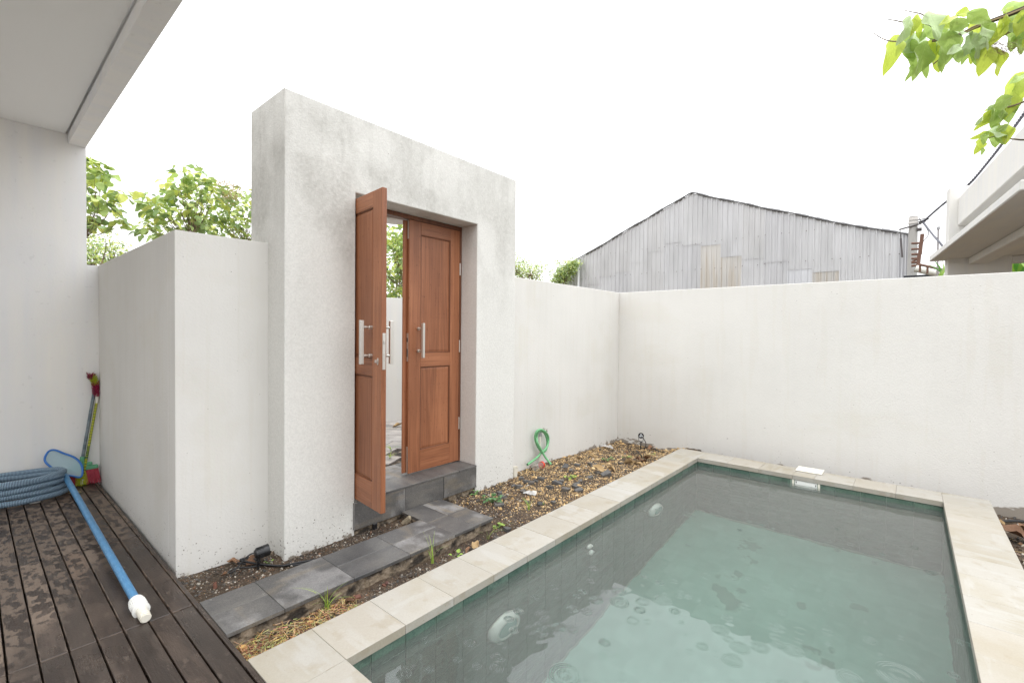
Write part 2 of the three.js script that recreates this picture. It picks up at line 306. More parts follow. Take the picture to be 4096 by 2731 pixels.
{ // planting beds round the pool, with the pool left out
  const cell = 0.03, x0 = -3.72, z0 = -6.3, nx = 222, nz = 190, pos = [], idx = [];
  for (let j = 0; j <= nz; j++) for (let i = 0; i <= nx; i++) { const x = x0 + i * cell, z = z0 + j * cell; pos.push(x, soilY(x, z), z); }
  for (let j = 0; j < nz; j++) for (let i = 0; i < nx; i++) {
    const x = x0 + (i + 0.5) * cell, z = z0 + (j + 0.5) * cell; if (x > -2.0 && x < 0.42 && z > -5.7) continue;
    const a = j * (nx + 1) + i, b = a + 1, c = a + nx + 1, d = c + 1; idx.push(a, c, b, b, c, d);
  }
  const g = new THREE.BufferGeometry(); g.setAttribute('position', new THREE.Float32BufferAttribute(pos, 3)); g.setIndex(idx); g.computeVertexNormals(); worldUV(g);
  tag(mesh('garden_soil', g, M.soil), 'dark brown soil of the planting bed round the pool', 'soil', null, 'structure');
}

// ------------------------------------------------------------------ boundary walls
const WT = 2.032, ROOFX = -2.3, ROOFZ = 1.8;  // rear roof edge is out of view, cut back to let light under
{
  const w = thing('garden_wall', 'low smooth white wall stepping out between the house and the tall gate', 'wall');
  mesh('wall_face', box(-3.4862, -3.335, -0.5, WT, -1.36, -0.805, 0.002), M.wallB, w);
  mesh('return_wall', box(-6.05, -3.487, -0.5, WT - 0.002, -0.955, -0.805, 0.0008), M.wallB, w);
}
{
  const w = thing('garden_wall', 'white boundary wall behind the green hose, from the gate to the corner', 'wall');
  mesh('wall_face', box(-3.36, -3.2, -0.5, WT, -6.13, -3.6, 0.004), M.wallW, w);
}
{
  const w = thing('garden_wall', 'long white boundary wall beyond the far end of the pool', 'wall');
  mesh('wall_face', box(-3.36, 6.5, -0.5, WT, -6.3, -6.1315, 0.004), M.wallF, w);
}

// ------------------------------------------------------------------ the house on the left: side wall, ceiling, beam and roof over the deck
{
  const h = thing('house', 'white house with its ceiling and beam over the timber deck', 'house');
  mesh('side_wall', box(-6.05, -5.82, -0.5, 3.6, -0.725, 3.6, 0.0004), M.paintShadeLift, h);
  mesh('side_wall_end', box(-6.05, -5.82, -0.5, WT - 0.004, -0.806, -0.7252, 0.0004), M.paintShadeLift, h);
  mesh('added_rear_wall', box(-5.818, 3.5, -0.5, 3.6, 3.4, 3.6, 0.004), M.paintShadeLift, h);  // unseen wall, added and placed to hold back light from behind
  mesh('beam', box(-5.818, ROOFX, 3.103, 3.62, -0.723, -0.603, 0.003), M.paintShadeLift, h);
  mesh('ceiling', box(-5.818, ROOFX, 3.19, 3.22, -0.588, ROOFZ, 0.002), M.ceiling, h);
  mesh('roof_slab', box(-6.06, ROOFX, 3.622, 3.75, -0.75, ROOFZ, 0.004), M.paintShadeLift, h);
}

// ------------------------------------------------------------------ timber deck
{
  const d = thing('timber_deck', 'dark wet timber deck of narrow boards under the ceiling', 'deck');
  const pitch = 0.0945, gap = 0.0075, xs = [-5.81, -5.28, -4.05, -2.82, -1.59, -0.36, 0.87, 2.1]; const z0 = -0.757;
  let n = 0;
  for (let r = 0; r < 28; r++) for (let k = 0; k < xs.length - 1; k++) {
    const za = z0 + r * pitch + gap / 2 + 0.001 * (H2(r, k, 3) - 0.5), zb = z0 + (r + 1) * pitch - gap / 2 + 0.0012 * (H2(r, k, 5) - 0.5), dy = 0.003 * (H2(r, k, 7) - 0.5), sh = (k ? 1 : 0) * 0.02 * (H2(r, k, 9) - 0.5);
    const m = mesh('board', box(xs[k] + 0.0035 + sh * 0.2, xs[k + 1] - 0.0035, -0.025 + dy, dy, za, zb, 0.0022), M.deck[Math.floor(H2(r, k, 11) * 4)], d); n++;
  }
  for (let k = 0; k < xs.length - 1; k++) mesh('edge_board', box(xs[k] + 0.001, xs[k + 1] - 0.001, -0.09, -0.001 + 0.002 * H2(k, 4, 1), -0.781, z0 - gap / 2, 0.002), M.deck[(k + 1) % 4], d);
  mesh('joists', box(-5.81, 2.1, -0.3, -0.1, -0.752, 1.95, 0.002), M.deckUnder, d);
}

// ------------------------------------------------------------------ the gate: tall rendered wall with an opening and two door leaves
const gate = thing('gate_wall', 'tall grey rendered gate wall with open brown double doors', 'gate');
{
  // front face of x = -3.08, z from -1.335 to -3.65; drawn in (-z, y) and given its thickness along x
  const s = new THREE.Shape([[1.335, -0.5], [1.842, -0.5], [1.842, 2.445], [3.097, 2.445], [3.097, -0.5], [3.65, -0.5], [3.65, 2.992], [1.335, 2.998]].map((p) => new THREE.Vector2(...p)));
  const g = new THREE.ExtrudeGeometry(s, { depth: 0.535, bevelEnabled: true, bevelThickness: 0.007, bevelSize: 0.007, bevelOffset: -0.007, bevelSegments: 2 });
  g.rotateY(-Math.PI / 2); // shape x -> +z, depth -> -x
  const p = g.attributes.position; for (let i = 0; i < p.count; i++) p.setXYZ(i, p.getX(i) - 3.087, p.getY(i), -p.getZ(i));
  const ix = g.index; if (ix) { for (let i = 0; i < ix.count; i += 3) { const a = ix.getX(i); ix.setX(i, ix.getX(i + 2)); ix.setX(i + 2, a); } } else { // mirrored: turn the faces round
    for (let i = 0; i < p.count; i += 3) { const a = V().fromBufferAttribute(p, i), b = V().fromBufferAttribute(p, i + 2); p.setXYZ(i, b.x, b.y, b.z); p.setXYZ(i + 2, a.x, a.y, a.z); }
  }
  g.deleteAttribute('normal'); g.computeVertexNormals(); worldUV(g);
  // side faces run along x: carry their uv on from the front edge
  mesh('wall_body', g, M.stucco, gate);
  // door frame
  const f = group('door_frame', gate);
  mesh('frame_head', box(-3.375, -3.288, 2.408, 2.444, -3.096, -1.843, 0.003), M.woodDark, f);
  mesh('frame_post', worldUV(box(-3.375, -3.288, 0.196, 2.4075, -3.096, -3.073, 0.003)), M.woodDark, f);
  mesh('frame_post', worldUV(box(-3.375, -3.288, 0.196, 2.4075, -1.866, -1.843, 0.003)), M.woodDark, f);
  // round lamp on the soffit behind the doors
  const l = mesh('soffit_lamp', new THREE.LatheGeometry([[0, 0], [0.1, 0], [0.115, -0.006], [0.118, -0.02], [0.112, -0.03], [0.06, -0.034], [0, -0.035]].map((q) => new THREE.Vector2(...q)), 32).translate(-3.5, 2.444, -2.47), M.whitePlastic, gate);
}
function doorLeaf(front, position, turn, label, isOpen) {
  const g = group('door_leaf', gate); g.position.set(...position); g.rotation.y = turn; g.userData.label = label;
  const W = 0.593, y0 = 0.202, y1 = 2.405, T = 0.036, zf = (a, b) => front > 0 ? [a, b] : [-b, -a]; // a..b measured out of the front face
  const bx = (u0, u1, v0, v1, a, b, c) => { const [p, q] = zf(a, b); return box(u0, u1, v0, v1, p, q, c); };
  const woodUV = (geo, turned, k) => worldUV(geo, 0.137 * k + (isOpen ? 0.21 : 0), 0.31 * k, turned);
  const A = 0.116, B = 0.464;
  mesh('stile', woodUV(bx(0.001, A - 0.0006, y0, y1, -T, 0, 0.0025), false, 1), M.wood, g);
  mesh('stile', woodUV(bx(B + 0.0006, W, y0, y1, -T, 0, 0.0025), false, 2), M.wood, g);
  for (const [v0, v1, k] of [[y0, 0.389, 3], [1.128, 1.25, 4], [2.294, y1, 5]]) mesh('rail', woodUV(bx(A, B, v0, v1, -T, -0.0006, 0.002), true, k), M.wood, g);
  for (const [v0, v1, k] of [[0.389, 1.128, 6], [1.25, 2.294, 7]]) {
    // raised and fielded panel: recessed field, sloped border
    const b = 0.028, o = [[A, v0], [B, v0], [B, v1], [A, v1]], i = [[A + b, v0 + b], [B - b, v0 + b], [B - b, v1 - b], [A + b, v1 - b]], pos = [], dO = 0.013, dI = 0.007;
    const P = (q, d) => [q[0], q[1], front > 0 ? -d : d], put = (a, c, e, f2) => { const l = front > 0 ? [a, c, e, a, e, f2] : [a, e, c, a, f2, e]; l.forEach((q) => pos.push(...q)); };
    for (let s = 0; s < 4; s++) { const t = (s + 1) % 4; put(P(o[s], dO), P(o[t], dO), P(i[t], dI), P(i[s], dI)); }
    put(P(i[0], dI), P(i[1], dI), P(i[2], dI), P(i[3], dI));
    const r = T - 0.006; put(P(o[1], r), P(o[0], r), P(o[3], r), P(o[2], r));
    const geo = new THREE.BufferGeometry(); geo.setAttribute('position', new THREE.Float32BufferAttribute(pos, 3)); geo.computeVertexNormals(); woodUV(geo, false, k);
    mesh('panel', geo, M.wood, g);
    // moulding round the panel
    const mo = []; const w = 0.009;
    mo.push(bx(A, B, v0, v0 + w, -0.014, -0.004, 0.003), bx(A, B, v1 - w, v1, -0.014, -0.004, 0.003), bx(A, A + w, v0 + w, v1 - w, -0.0142, -0.0042, 0.003), bx(B - w, B, v0 + w, v1 - w, -0.0142, -0.0042, 0.003));
    mesh('moulding', merge(mo), M.woodDark, g);
  }
  // pull handles: square bar on two round posts, on both faces
  for (const sd of isOpen ? [1, -1] : [1]) {
    const a0 = sd > 0 ? 0 : -T, u = sd > 0 ? (isOpen ? 0.455 : 0.497) : 0.52, k = (q) => a0 + sd * q, geos = [];
    const bar = sd > 0 ? bx(u - 0.011, u + 0.011, 1.213, 1.515, k(0.062), k(0.09), 0.0025) : bx(u - 0.011, u + 0.011, 1.213, 1.515, k(0.09), k(0.062), 0.0025); geos.push(bar);
    const ds = front > 0 ? 1 : -1;
    for (const v of [1.272, 1.467]) { geos.push(rod([u, v, ds * k(0.0)], [u, v, ds * k(0.066)], 0.007)); geos.push(rod([u, v, ds * k(0.0)], [u, v, ds * k(0.02)], 0.0125)); geos.push(rod([u, v, ds * k(0.042)], [u, v, ds * k(0.058)], 0.0105)); }
    mesh('handle', merge(geos), M.steel, g);
  }
  const mid = front > 0 ? -T / 2 : T / 2, ms = front > 0 ? 1 : -1, edge = W + 0.0005;
  const plate = (v0, v1, w = 0.011) => box(edge - 0.001, edge + 0.0022, v0, v1, mid - w, mid + w, 0.0008);
  const lp = mesh('lock_plate', plate(1.181, 1.427), M.steel, g);
  if (isOpen) {
    mesh('latch', merge([box(edge + 0.0022, edge + 0.009, 1.355, 1.378, mid - 0.006, mid + 0.006, 0.002), box(edge + 0.0023, edge + 0.0032, 1.235, 1.29, mid - 0.005, mid + 0.005, 0.0003)]), M.steelDull, g);
    const esc = []; esc.push(new THREE.CylinderGeometry(0.011, 0.011, 0.004, 20).rotateX(Math.PI / 2).scale(1, 2.2, 1).translate(0.545, 1.235, 0.002)); esc.push(box(0.54, 0.55, 1.225, 1.246, 0.003, 0.024, 0.002)); mesh('lock_cylinder', merge(esc), M.steel, g);
  } else {
    mesh('strike_opening', merge([box(edge + 0.0022, edge + 0.0028, 1.35, 1.385, mid - 0.007, mid + 0.007, 0.0002), box(edge + 0.0022, edge + 0.0028, 1.22, 1.29, mid - 0.006, mid + 0.006, 0.0002)]), M.darkHole, g);
    mesh('edge_bolt', plate(2.24, 2.4), M.steel, g); mesh('edge_bolt', plate(0.204, 0.44), M.steel, g);
    mesh('meeting_strip', worldUV(bx(W - 0.02, W + 0.034, y0 + 0.004, y1 - 0.006, -T - 0.017, -T - 0.0006, 0.004)), M.woodEdge, g);
  }
  for (const v of [0.563, 1.305, 2.041]) { const hz = front > 0 ? 0.002 : -0.002; mesh('hinge', merge([new THREE.CylinderGeometry(0.0065, 0.0065, 0.1, 12).translate(-0.002, v, hz), new THREE.SphereGeometry(0.007, 10, 6).translate(-0.002, v + 0.052, hz), new THREE.SphereGeometry(0.007, 10, 6).translate(-0.002, v - 0.052, hz)]), M.steel, g); }
}
doorLeaf(-1, [-3.29, 0, -3.0715], -Math.PI / 2, 'closed brown door leaf with two panels', false);
doorLeaf(1, [-3.288, 0, -1.868], -0.1, 'brown door leaf standing wide open', true);

// threshold step of dark stone slabs in the opening
{
  const t = thing('threshold_step', 'dark grey stone step under the brown double doors', 'step');
  const fz = [-1.827, -2.283, -2.69, -3.093];
  for (let i = 0; i < 3; i++) mesh('front_slab', worldUV(box(-3.082, -3.0605 - 0.002 * (i === 1), -0.02 + 0.004 * i, 0.178, fz[i] - 0.0012, fz[i + 1] + 0.0012, 0.0025), 0.31 * i, 0.2 * i), M.and[i === 1 ? 0 : 1], t);
  const tz = [-1.846, -2.1, -2.5, -2.87, -3.094];
  for (let i = 0; i < 4; i++) {
    mesh('top_slab', worldUV(box(-3.286, -3.0585, 0.1785, 0.1955, tz[i] - 0.0012, tz[i + 1] + 0.0012, 0.0025), 0.27 * i + 0.1, 0.4 * i), M.and[[1, 0, 0, 0][i]], t);
    mesh('top_slab', worldUV(box(-3.66, -3.2885, 0.172, 0.189, tz[i] - 0.1, Math.min(tz[i + 1] - 0.098, -1.846), 0.0025), 0.27 * i + 0.5, 0.4 * i), M.and[2], t);
  }
  mesh('concrete_base', box(-3.66, -3.0835, -0.4, 0.171, -3.095, -1.844, 0.004), M.concrete, t);
}

// ------------------------------------------------------------------ paved path
{
  const p = thing('paver_path', 'path of dark grey stone pavers from the deck to the step', 'path');
  const P = (x0, x1, z0, z1, m, k) => mesh('paver', worldUV(box(x0 + 0.001, x1 - 0.001, -0.022, 0.0 + 0.0015 * H2(k, 3, 1), z0 - 0.001, z1 + 0.001, 0.002), 0.37 * k, 0.23 * k, k % 2 === 1), m, p);
  P(-2.822, -2.63, -0.783, -1.056, M.and[0], 1); P(-2.63, -2.428, -0.783, -1.056, M.and[1], 2);
  P(-2.822, -2.428, -1.056, -1.454, M.and[1], 3);
  P(-2.822, -2.63, -1.454, -1.853, M.andDark, 4); P(-2.63, -2.428, -1.454, -1.853, M.andDark, 5);
  P(-2.822, -2.63, -1.853, -2.243, M.and[1], 6); P(-2.63, -2.428, -1.853, -2.243, M.and[2], 7);
  P(-3.056, -2.74, -2.243, -2.445, M.and[0], 8); P(-2.74, -2.428, -2.243, -2.445, M.and[2], 9);
  P(-3.056, -2.74, -2.445, -2.645, M.and[2], 10); P(-2.74, -2.428, -2.445, -2.645, M.and[1], 11);
  // rough mortar bed under the pavers
  const bed = [];
  const strip = (x0, x1, z0, z1, s) => { const n = Math.round(Math.abs(z1 - z0) / 0.03), g = new THREE.BoxGeometry(x1 - x0, 0.2, Math.abs(z1 - z0), 6, 5, n).translate((x0 + x1) / 2, -0.123, (z0 + z1) / 2), q = g.attributes.position; for (let i = 0; i < q.count; i++) { const y = q.getY(i), k = y < -0.03 ? 1 : 0.25; q.setX(i, q.getX(i) + k * 0.03 * (fbm(q.getZ(i) * 0.4 + 5, y * 0.9 + 3, 40, 40, s, 3) - 0.55)); q.setZ(i, q.getZ(i) + k * 0.02 * (fbm(q.getX(i) * 0.4 + 5, y * 0.9 + 3, 40, 40, s + 5, 3) - 0.5)); } g.computeVertexNormals(); return worldUV(g); };
  bed.push(strip(-2.81, -2.437, -2.24, -0.79, 3), strip(-3.05, -2.437, -2.63, -2.2401, 9));
  mesh('mortar_bed', merge(bed), M.concrete, p);
}

// ------------------------------------------------------------------ swimming pool
const pool = thing('swimming_pool', 'rectangular swimming pool with green stone tiles and pale coping', 'pool');
const PX0 = -1.862, PX1 = 0.268, PZ0 = -5.54, PZ1 = -1.056, WATER = -0.09, FLOOR = -1.855;
{
  // coping stones
  let k = 0;
  const stone = (x0, x1, z0, z1) => { k++; const d = 0.0006; mesh('coping_stone', worldUV(box(x0 + d, x1 - d, -0.045, 0.0 + 0.0016 * H2(k, 1, 2), z0 + d, z1 - d, 0.0018), 0.31 * k, 0.57 * k, k % 3 === 0), M.lime[Math.floor(H2(k, 5, 8) * 6)], pool); };
  const zl = [-0.783]; for (let i = 0; i < 15; i++) { const z = -1.068 - 0.3185 * i; if (z > -5.5) zl.push(z); } zl.push(-5.532);
  for (let i = 0; i < zl.length - 1; i++) stone(-2.17, -1.85, zl[i + 1], zl[i]);
  const zr = zl.slice(1); for (let i = 0; i < zr.length - 1; i++) stone(0.257, 0.573, zr[i + 1], zr[i]);
  const xf = [-2.17, -1.85, -1.53, -1.205, -0.885, -0.70, -0.381, -0.063, 0.257, 0.573];
  for (let i = 0; i < xf.length - 1; i++) stone(xf[i], xf[i + 1], -5.862, -5.532);
  const xn = [-1.85, -1.53, -1.21, -0.89, -0.57, -0.25, 0.07, 0.257, 0.573]; for (let i = 0; i < xn.length - 1; i++) stone(xn[i], xn[i + 1], -1.068, -0.783);
  // shell behind the tiles
  const s = 0.1, e = 0.006, sh = [box(PX0 - e - s, PX0 - e, -2.0, -0.0475, PZ0 - 0.2, PZ1 + 0.2, 0.001), box(PX1 + e, PX1 + e + s, -2.0, -0.0475, PZ0 - 0.2, PZ1 + 0.2, 0.001), box(PX0 - e, PX1 + e, -2.0, -0.0475, PZ0 - e - s, PZ0 - e, 0.001), box(PX0 - e, PX1 + e, -2.0, -0.0475, PZ1 + e, PZ1 + e + s, 0.001)];
  mesh('shell', merge(sh), M.grout, pool);
  // footing of the coping down into the ground
  mesh('footing', merge([box(-2.155, PX0 - e - s - 0.001, -0.6, -0.0465, -5.85, -0.8, 0.002), box(PX1 + e + s + 0.001, 0.56, -0.6, -0.0465, -5.85, -0.8, 0.002), box(PX0 - e - s, PX1 + e + s, -0.6, -0.0465, -5.85, PZ0 - 0.201, 0.002), box(PX0 - e - s, PX1 + e + s, -0.6, -0.0465, PZ1 + 0.201, -0.8, 0.002)]), M.concretePale, pool);
  const fl = new THREE.PlaneGeometry(PX1 - PX0 + 0.02, PZ1 - PZ0 + 0.02, 1, 1).rotateX(-Math.PI / 2).translate((PX0 + PX1) / 2, FLOOR, (PZ0 + PZ1) / 2);
  { const q = fl.attributes.position, uv = fl.attributes.uv; for (let i = 0; i < q.count; i++) uv.setXY(i, (q.getX(i) + 1.9) / 2.2, (q.getZ(i) + 5.6) / 4.6); }
  mesh('floor', fl, M.poolFloor, pool);
  mesh('floor_slab', box(PX0 - 0.1, PX1 + 0.1, -2.05, FLOOR - 0.004, PZ0 - 0.1, PZ1 + 0.1, 0.002), M.grout, pool);
  // wall tiles: the two upper courses one by one, the deep ones together
  const rows = [[-0.172, -0.0475], [-0.274, -0.174]]; for (let y = -0.276; y > FLOOR + 0.05; y -= 0.102) rows.push([Math.max(FLOOR, y - 0.1), y]);
  const deep = []; const pw = 0.1945;
  rows.forEach(([y0, y1], r) => {
    const put = (geo, a, b) => { const u = worldUV(geo, 0.4 * H2(a, b, 3), 0.5 * H2(b, a, 9)); r < 2 ? mesh('wall_tile', u, M.tile[Math.floor(H2(a, b + 40 * r, 7) * 4)], pool) : deep.push(u); };
    const h2 = r < 2 ? 0.001 : 0.0004, g2 = r < 2 ? 0.0022 : 0.0007;
    for (let i = 0; i < 24; i++) { const za = PZ1 + 0.05 - i * pw - (r % 2) * 0.0; const zb = Math.max(za - pw, PZ0 + 0.001), zc = Math.min(za, PZ1 - 0.001); if (zc - zb < 0.02) continue; put(box(PX0 - e + 0.0002, PX0 + 0.001 * (H2(i, r, 2) - 0.5), y0 + h2, y1 - h2, zb + g2, zc - g2, 0.0015), i, r); put(box(PX1 + 0.001 * (H2(i, r, 5) - 0.5), PX1 + e - 0.0002, y0 + h2, y1 - h2, zb + g2, zc - g2, 0.0015), i + 30, r); }
    for (let i = 0; i < 12; i++) { const xa = -1.88 + i * pw, xb = xa + pw; const a = Math.max(xa, PX0 + 0.001), b = Math.min(xb, PX1 - 0.001); if (b - a < 0.02) continue; if (r < 1 && a > -0.92 && b < -0.62) { continue; }
      const cut = (r < 1) ? (a < -0.875 && b > -0.875 ? [a, -0.893] : a < -0.665 && b > -0.665 ? [-0.647, b] : [a, b]) : [a, b];
      if (cut[1] - cut[0] > 0.015) put(box(cut[0] + g2, cut[1] - g2, y0 + h2, y1 - h2, PZ0 - e + 0.0002, PZ0 + 0.001 * (H2(i, r, 6) - 0.5), 0.0015), i + 60, r);
      put(box(a + g2, b - g2, y0 + h2, y1 - h2, PZ1 - 0.001 * H2(i, r, 6), PZ1 + e - 0.0002, 0.0015), i + 80, r); }
  });
  const dm = mesh('deep_tiles', merge(deep), M.tile[0], pool); dm.userData.kind = 'stuff';
  // skimmer mouth in the far wall
  const sk = group('skimmer', pool);
  mesh('skimmer_frame', merge([box(-0.892, -0.872, -0.17, -0.047, PZ0 - 0.005, PZ0 + 0.004, 0.002), box(-0.668, -0.648, -0.17, -0.047, PZ0 - 0.005, PZ0 + 0.004, 0.002), box(-0.872, -0.668, -0.17, -0.155, PZ0 - 0.005, PZ0 + 0.0035, 0.002)]), M.creamPlastic, sk);
  mesh('skimmer_flap', box(-0.866, -0.674, -0.152, -0.049, PZ0 - 0.003, PZ0 + 0.001, 0.001), M.whitePlastic, sk);
  mesh('skimmer_slots', merge([box(-0.858, -0.851, -0.078, -0.06, PZ0 + 0.0011, PZ0 + 0.0018, 0.0002), box(-0.689, -0.682, -0.082, -0.064, PZ0 + 0.0011, PZ0 + 0.0018, 0.0002)]), M.darkHole, sk);
  // two underwater lamps and two return jets on the long wall by the bed
  for (const z of [-2.117, -4.337]) {
    const l = group('pool_light', pool); l.position.set(PX0, -0.66, z);
    mesh('housing', new THREE.LatheGeometry([[0, 0], [0.135, 0], [0.138, 0.012], [0.128, 0.035], [0.105, 0.052], [0.088, 0.055], [0.086, 0.046], [0, 0.046]].map((q) => new THREE.Vector2(...q)), 36).rotateZ(-Math.PI / 2), M.whitePlastic, l);
    mesh('lens', new THREE.SphereGeometry(0.086, 28, 10, 0, Math.PI * 2, 0, Math.PI / 2).scale(1, 0.2, 1).rotateZ(-Math.PI / 2).translate(0.046, 0, 0), std({ color: lin(0.3, 0.42, 0.4), roughness: 0.15 }), l);
  }
  for (const [y, z] of [[-0.42, -3.123], [-0.56, -3.145]]) mesh('return_jet', new THREE.LatheGeometry([[0.012, 0.03], [0.03, 0.024], [0.036, 0.008], [0.036, 0], [0, 0]].map((q) => new THREE.Vector2(...q)), 24).rotateZ(-Math.PI / 2).translate(PX0, y, z), M.whitePlastic, pool);
}
// water, with the rings of the falling rain
{
  const x0 = -1.9, x1 = 0.31, z0 = -5.59, z1 = -1.01, w = 1000, h = 2048, d = new Float32Array(w * h * 4), hgt = new Float32Array(w * h);
  const px = (x1 - x0) / w, pz = (z1 - z0) / h;
  for (let j = 0; j < h; j++) for (let i = 0; i < w; i++) { const u = i / w, v = j / h; hgt[j * w + i] = 0.5 + 0.2 * (fbm(u, v, 9, 19, 5, 3) - 0.5) + 0.075 * (fbm(u, v, 44, 90, 15, 1) - 0.5) + 0.003 * (vn(u, v, 120, 250, 25) - 0.5); }
  const ring = (x, z, R, A, L) => {
    const reach = R + 2.2 * L; const i0 = Math.max(0, Math.floor((x - reach - x0) / px)), i1 = Math.min(w - 1, Math.ceil((x + reach - x0) / px)), j0 = Math.max(0, Math.floor((z - reach - z0) / pz)), j1 = Math.min(h - 1, Math.ceil((z + reach - z0) / pz));
    for (let j = j0; j <= j1; j++) for (let i = i0; i <= i1; i++) { const dx = x0 + (i + 0.5) * px - x, dz = z0 + (j + 0.5) * pz - z, r = Math.hypot(dx, dz), q = (r - R) / L, back = q < 0 ? 1.5 : 0.8; hgt[j * w + i] += A * Math.cos(q * Math.PI * 2) * Math.exp(-(q * q) / (back * back)); }
  };
  const seen = [[2290, 2435, 1], [2170, 2460, 1.4], [2140, 2390, 0.7], [2160, 2500, 1], [2305, 2385, 0.6], [2330, 2365, 0.7], [2385, 2400, 1.3], [2480, 2410, 1.8], [2235, 2508, 1.2], [2165, 2530, 0.9], [1990, 2630, 1], [1910, 2665, 0.7], [1715, 2680, 0.6], [1985, 2672, 0.9], [1830, 2640, 0.5], [2260, 2700, 2.6], [2420, 2570, 0.9], [2650, 2400, 1.6], [2640, 2330, 0.8], [2560, 2440, 1], [2700, 2445, 0.8], [2960, 2590, 1.5], [3040, 2590, 1.3], [3120, 2580, 1], [3170, 2600, 1.6], [2910, 2470, 0.8], [3110, 2510, 1.2], [3480, 2560, 1], [3600, 2700, 3.2], [3400, 2710, 1.6], [3130, 2450, 0.6], [2880, 2520, 1.3], [2930, 2640, 1.6], [2810, 2585, 0.9], [3720, 2290, 1], [3660, 2190, 1], [3530, 2215, 0.7], [3350, 2115, 0.6], [3050, 2100, 0.7], [2960, 2120, 0.6], [2750, 2180, 0.6], [2035, 2475, 0.8], [2055, 2520, 0.7], [2075, 2445, 0.9], [1880, 2570, 1], [1700, 2560, 0.9]];
  rnd = mul(99);
  for (const [a, b, k] of seen) { const p = onY(a, b, WATER); ring(p.x, p.z, 0.025 * k, 0.16 / Math.sqrt(k), 0.0085 + 0.0015 * k); if (k > 0.8) ring(p.x, p.z, 0.011 * k, 0.07, 0.0075); }
  for (let i = 0; i < 260; i++) { const k = rr(0.2, 1.8); ring(rr(PX0, PX1), rr(PZ0, PZ1), 0.02 * k, rr(0.02, 0.09), 0.0085); }
  for (let k = 0; k < w * h; k++) { const v = hgt[k]; d[k * 4] = d[k * 4 + 1] = d[k * 4 + 2] = v; d[k * 4 + 3] = 1; }
  const t = new THREE.DataTexture(d, w, h, THREE.RGBAFormat, THREE.FloatType); t.magFilter = THREE.LinearFilter; t.needsUpdate = true;
  const g = new THREE.BoxGeometry(x1 - x0, WATER + 1.95, z1 - z0).translate((x0 + x1) / 2, (WATER - 1.95) / 2, (z0 + z1) / 2), q = g.attributes.position, uv = g.attributes.uv;
  for (let i = 0; i < q.count; i++) uv.setXY(i, (q.getX(i) - x0) / (x1 - x0), (q.getZ(i) - z0) / (z1 - z0));
  const m = mesh('pool_water', g, phy({ transmission: 0.938, thickness: 1.5, ior: 1.45, roughness: 0, color: lin(0.93, 0.94, 0.9), attenuationColor: lin(0.7, 0.86, 0.82), attenuationDistance: 1.7, bumpMap: t, bumpScale: 0.006 }));
  tag(m, 'green rippled water in the pool with rings of falling rain', 'water', null, 'structure');
}
{ // skimmer lid
  const t = thing('skimmer_lid', 'white plastic skimmer cover resting on the far pool coping', 'lid', [-0.776, 0.0, -5.822]);
  mesh('plate', worldUV(chamfer(0.238, 0.006, 0.212, 0.0015).translate(0, 0.008, 0)), M.creamPlastic, t);
  mesh('finger_slot', box(-0.012, 0.012, 0.0111, 0.0118, 0.0, 0.006, 0.0002), M.greyPlastic, t);
  mesh('rim', box(-0.1, 0.1, 0.0022, 0.0049, -0.09, 0.09, 0.0005), M.creamPlastic, t);
}

// ================================================================== THINGS IN THE BED
// ---- gravel: countless pebbles
rnd = mul(1234);
function pebbleGeo(s, flatY = 0.7) {
  const g = new THREE.IcosahedronGeometry(1, 0), p = g.attributes.position; for (let i = 0; i < p.count; i++) { const k = 0.78 + 0.45 * H2(Math.round(p.getX(i) * 50), Math.round(p.getY(i) * 50 + p.getZ(i) * 77), s); p.setXYZ(i, p.getX(i) * k, p.getY(i) * k * flatY, p.getZ(i) * k); }
  g.computeVertexNormals(); return g;
}
const D3 = new THREE.Object3D();
function scatter(name, label, geo, mat, list, category = 'gravel') {
  const im = new THREE.InstancedMesh(geo, mat, list.length); im.name = numbered(name); im.castShadow = im.receiveShadow = true;
  list.forEach((e, i) => { D3.position.copy(e.p); D3.rotation.set(...e.r); D3.scale.set(...e.s); D3.updateMatrix(); im.setMatrixAt(i, D3.matrix); im.setColorAt(i, e.c); });
  scene.add(im); return tag(im, label, category, null, 'stuff');
}
const onPath = (x, z) => (x < -2.42 && x > -2.83 && z > -2.26) || (x < -2.42 && x > -3.07 && z < -2.23 && z > -2.66);
const inBed = (x, z) => x < -2.172 && z < -0.785 && z > -6.12 && !onPath(x, z) && (z > -1.33 ? x > -3.33 : z > -3.66 ? x > -3.08 : x > -3.195);
const stoneCol = [[0.56, 0.36, 0.15], [0.48, 0.33, 0.17], [0.64, 0.47, 0.25], [0.07, 0.065, 0.06], [0.1, 0.09, 0.08], [0.12, 0.08, 0.055], [0.18, 0.1, 0.06], [0.42, 0.38, 0.32], [0.2, 0.155, 0.11], [0.08, 0.06, 0.045], [0.11, 0.085, 0.065]];
const gravelMat = std({ color: 0xffffff, roughness: 0.6 });
